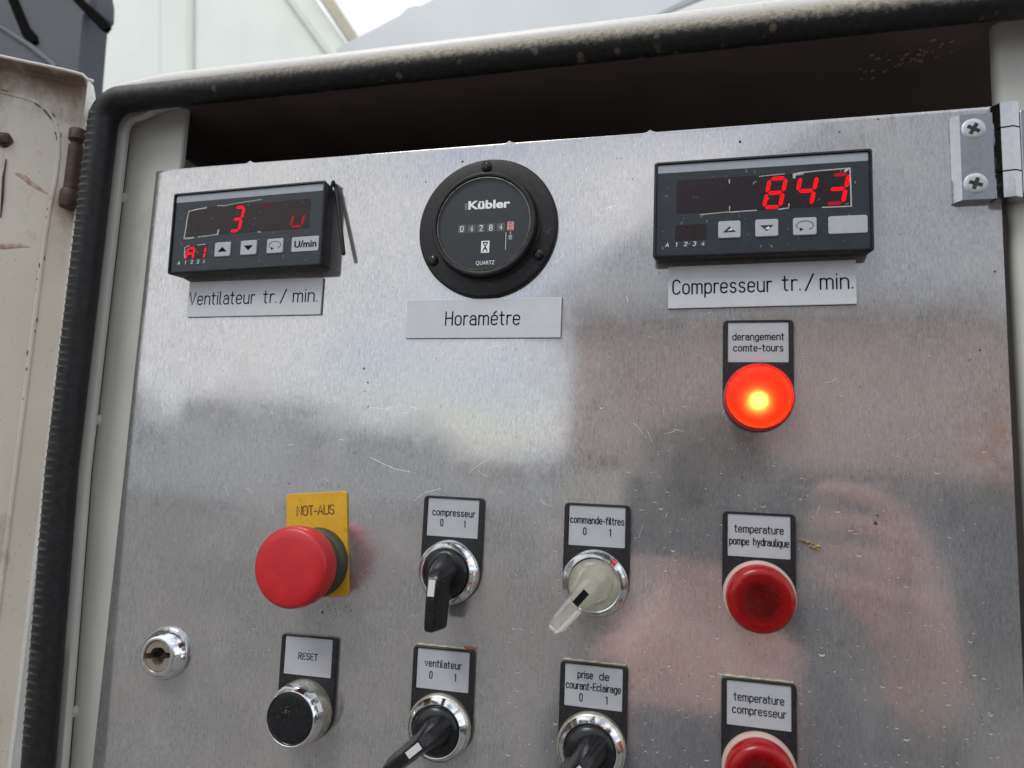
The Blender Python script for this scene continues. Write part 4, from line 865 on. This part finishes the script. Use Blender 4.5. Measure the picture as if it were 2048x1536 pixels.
# ================================================================== what stands opposite (seen in the metal's reflections; hall and dark backing added)
b = MB(); g = 60000
b.loft([[(-g, -g, -1900), (g, -g, -1900)], [(-g, g, -1900), (g, g, -1900)]], False, False, False)
gr = b.build('ground', plain('asphalt_ground', (.15, .145, .136), .85, var=.15, scale=.002), None, 0); gr['kind'] = 'structure'
bl = thing('brick_building', 'reddish brown building standing behind the photographer, mirrored in the metal plate', 'building', 0, 0)
b = MB(); b.box(-1300, 14000, -13500, -9000, -1900, 1900); b.build('wall', plain('pinkish_brick', (.66, .50, .45), .8, var=.15, scale=.003), bl)
b = MB(); b.loft([[(-1700, -8700, 1900), (14400, -8700, 1900), (14400, -13800, 1900), (-1700, -13800, 1900)], [(-1700, -8700, 2150), (14400, -8700, 2150), (14400, -13800, 2150), (-1700, -13800, 2150)], [(3600, -11200, 6600), (13900, -11200, 6600), (13900, -11300, 6600), (3600, -11300, 6600)]]); b.build('roof', plain('slate_roof', (.60, .62, .65), .7, var=.15, scale=.004), bl, 0)
b = MB(); b.box(-1320, 14020, -9000, -8960, -20, 70); b.build('ledge', plain('dark_ledge', (.06, .06, .065), .7), bl)
b = MB(); b.box(-1310, 500, -9000, -8975, -700, -21); b.build('plinth', plain('cream_plinth', (.72, .69, .58), .7), bl)
b = MB(); b.box(501, 14010, -9000, -8972, -1899, -21); b.build('dark_backing', plain('dark_slate_backing', (.11, .12, .14), .7, var=.2, scale=.002), bl)  # added dark face, darkens the plate's reflection behind the hand

hl = thing('added_hall', 'long low pale grey hall added far behind the photographer to tone the reflection in the metal plate', 'building', 0, 0)  # invented building, added to darken the lower left of the plate's reflection
for x0, x1, tz in ((-60000, -33000, 3300), (-33000, -24500, 1500), (-24500, -17000, 2500), (-17000, -10500, 1300), (-10500, -2500, 400)):  # heights stepped to soften its edge in the reflection
    b = MB(); b.box(x0 + 3, x1 - 3, -34000, -30000 + tz * .2, -1900, tz); b.build('wall', plain('pale_grey_wall', (.80, .82, .83), .8, var=.12, scale=.0006), hl)
    b = MB(); b.loft([[(x0 + 10, -34500, tz), (x1 - 10, -34500, tz), (x1 - 10, -29000, tz), (x0 + 10, -29000, tz)], [(x0 + 2000, -32200, tz + 900), (x1 - 2000, -32200, tz + 900), (x1 - 2000, -31800, tz + 900), (x0 + 2000, -31800, tz + 900)]]); b.build('roof', plain('grey_sheet_roof', (.66, .68, .70), .7), hl, 0)

# photographer holding the phone, mirrored in the plate
skin = plain('skin', (.76, .46, .39), .5, var=.08, scale=.05)
def skin_body(name, pts, edges, mat, parent, sub=2, root=0):
    me = bpy.data.meshes.new(name); me.from_pydata([(p[0] * S, p[1] * S, p[2] * S) for p in pts], edges, [])
    o = bpy.data.objects.new(name, me); C.objects.link(o); me.materials.append(mat)
    md = o.modifiers.new('skin', 'SKIN'); md.use_smooth_shade = True
    if not me.skin_vertices: me.attributes.new
    for i, p in enumerate(pts):
        me.skin_vertices[0].data[i].radius = (p[3] * S, p[3] * S); me.skin_vertices[0].data[i].use_root = (i == root)
    s2 = o.modifiers.new('sub', 'SUBSURF'); s2.levels = sub; s2.render_levels = sub
    dg = bpy.context.evaluated_depsgraph_get(); me2 = bpy.data.meshes.new_from_object(o.evaluated_get(dg))
    bpy.data.objects.remove(o); me2.shade_smooth(); me2.name = name
    o = bpy.data.objects.new(name, me2); C.objects.link(o)
    if parent: o.parent = parent
    return o
def build_person():
    P = []; E = []
    def add(x, y, z, r, par=None):
        P.append((x, y, z, r)); i = len(P) - 1
        if par is not None: E.append((par, i))
        return i
    X, Y = 330, -820
    pel = add(X, Y - 60, -1000, 150); wst = add(X, Y - 50, -820, 135, pel); ch = add(X, Y - 40, -620, 165, wst); nb = add(X, Y - 40, -430, 90, ch)
    nk = add(X, Y - 35, -335, 55, nb); hd = add(X, Y - 10, -250, 78, nk); tp = add(X, Y - 10, -165, 88, hd); add(X, Y - 14, -95, 55, tp)
    for s_ in (-1, 1):
        k = add(X + s_ * 95, Y - 60, -1110, 95, pel); k2 = add(X + s_ * 105, Y - 40, -1450, 62, k); k3 = add(X + s_ * 110, Y - 60, -1830, 45, k2); add(X + s_ * 115, Y + 90, -1870, 40, k3)
        sh = add(X + s_ * 170, Y - 40, -500, 62, nb)
        if s_ < 0:                       # free arm hangs down, fingers slightly curled
            el = add(X - 215, Y - 30, -760, 46, sh); wr = add(X - 222, Y + 60, -985, 28, el); pm = add(X - 222, Y + 80, -1050, 30, wr)
            for k_, (dy, L) in enumerate(((26, 1.), (9, 1.1), (-8, 1.), (-24, .8))):
                a = add(X - 220, Y + 82 + dy, -1085, 10, pm); b1 = add(X - 216, Y + 86 + dy, -1085 - 32 * L, 9.5, a); add(X - 204, Y + 84 + dy, -1085 - 58 * L, 8.5, b1)
            t1 = add(X - 208, Y + 108, -1050, 12, wr); add(X - 200, Y + 122, -1085, 10, t1); continue
        el = add(X + s_ * 215, Y + 120, -640, 46, sh)
        hx_ = X + s_ * 165; wr = add(hx_ + s_ * 30, -425, -350, 31, el); pm = add(hx_ + s_ * 14, -388, -292, 34, wr)
        pk = add(hx_, -374, -238, 30, pm)
        for k_, (dx, dz, L) in enumerate(((-2, 50, 1.0), (0, 23, 1.12), (2, -4, 1.04), (4, -30, .85))):
            a = add(hx_ - s_ * (4 - dx), -370, -240 + dz, 10.5, pk); b1 = add(hx_ - s_ * 26, -350, -228 + dz, 9.8, a)
            b2 = add(hx_ - s_ * (26 + 30 * L), -344, -222 + dz, 9, b1); add(hx_ - s_ * (26 + 56 * L), -350, -224 + dz, 7.8, b2)
        t1 = add(hx_ - s_ * 22, -392, -292, 14, pm); t2 = add(hx_ - s_ * 54, -394, -262, 12, t1); add(hx_ - s_ * 80, -386, -246, 10, t2)
    body = skin_body('person', P, E, skin, None, 1)
    tag(body, 'photographer in a dark jacket holding up a phone, mirrored in the metal plate', 'person')
    Q = []; F = []
    def a2(x, y, z, r, par=None):
        Q.append((x, y, z, r)); i = len(Q) - 1
        if par is not None: F.append((par, i))
        return i
    p0 = a2(X, Y - 60, -1040, 165); p1 = a2(X, Y - 50, -820, 155, p0); p2 = a2(X, Y - 40, -620, 182, p1); p3 = a2(X, Y - 40, -440, 100, p2); a2(X, Y - 36, -385, 66, p3)
    for s_ in (-1, 1):
        q = a2(X + s_ * 172, Y - 40, -505, 76, p3)
        if s_ < 0: q = a2(X - 215, Y - 30, -760, 60, q); a2(X - 222, Y + 55, -960, 44, q); continue
        q = a2(X + s_ * 215, Y + 120, -645, 60, q); q = a2(X + s_ * 205, -500, -450, 46, q); a2(X + s_ * 196, -436, -368, 40, q)
    skin_body('jacket', Q, F, plain('dark_blue_jacket', (.05, .06, .09), .8, var=.2, scale=.05), body, 1)
    # face and hair
    b = MB(); 
    for k in range(1):
        b.loft([[(X + r * math.cos(2 * PI * j / 20), Y - 22 + r * 1.0 * math.sin(2 * PI * j / 20), z) for j in range(20)] for r, z in ((93, -175), (96, -135), (90, -100), (70, -75), (30, -62))])
    b.build('hair', plain('brown_hair', (.04, .03, .02), .7, var=.3, scale=.3), body)
    for s_ in (-1, 1):
        b = MB(); b.lathe([(.1, Y + 78), (6, Y + 77), (11, Y + 70)], X + s_ * 32, -192, 14); b.build('eye', plain('eye_white', (.6, .58, .55), .2), body)
    b = MB(); b.loft([[(X - 8, Y + 72, -188), (X + 8, Y + 72, -188), (X, Y + 82, -188)], [(X - 15, Y + 72, -228), (X + 15, Y + 72, -228), (X, Y + 100, -226)], [(X - 9, Y + 66, -234), (X + 9, Y + 66, -234), (X, Y + 76, -234)]]); b.build('nose', skin, body)
    b = MB(); b.tube([(X - 24, Y + 70, -256), (X - 10, Y + 76, -254), (X + 10, Y + 76, -254), (X + 24, Y + 70, -256)], [2, 5, 5, 2], 8); b.build('mouth', plain('lips', (.40, .17, .14), .4), body)
build_person()
ph = thing('phone', 'dark phone held sideways by the photographer, mirrored in the metal plate', 'phone', 330, -205, -362)
b = MB(); b.rprism(0, 0, 162, 76, 9, -8, 0, 1.5); b.v = [(x, -y, z) for x, y, z in b.v]; b.v = [(x, y - 8, z) for x, y, z in b.v]
b.build('body', plain('phone_grey_glass', (.16, .17, .19), .2), ph)
b = MB(); b.rprism(-14, 22, 34, 28, 6, -8, -6, .6); b.v = [(x, -y - 6, z) for x, y, z in b.v]; b.build('camera_island', plain('phone_island', (.02, .02, .025), .1), ph)
for q in (-21, -7):
    b = MB(); b.lathe([(.05, 2.2), (5, 2.2), (5.8, 3)], q, 30, 20); b.v = [(x, y, z) for x, y, z in b.v]; b.build('camera_lens', plain('lens_glass', (.01, .01, .015), .05), ph)
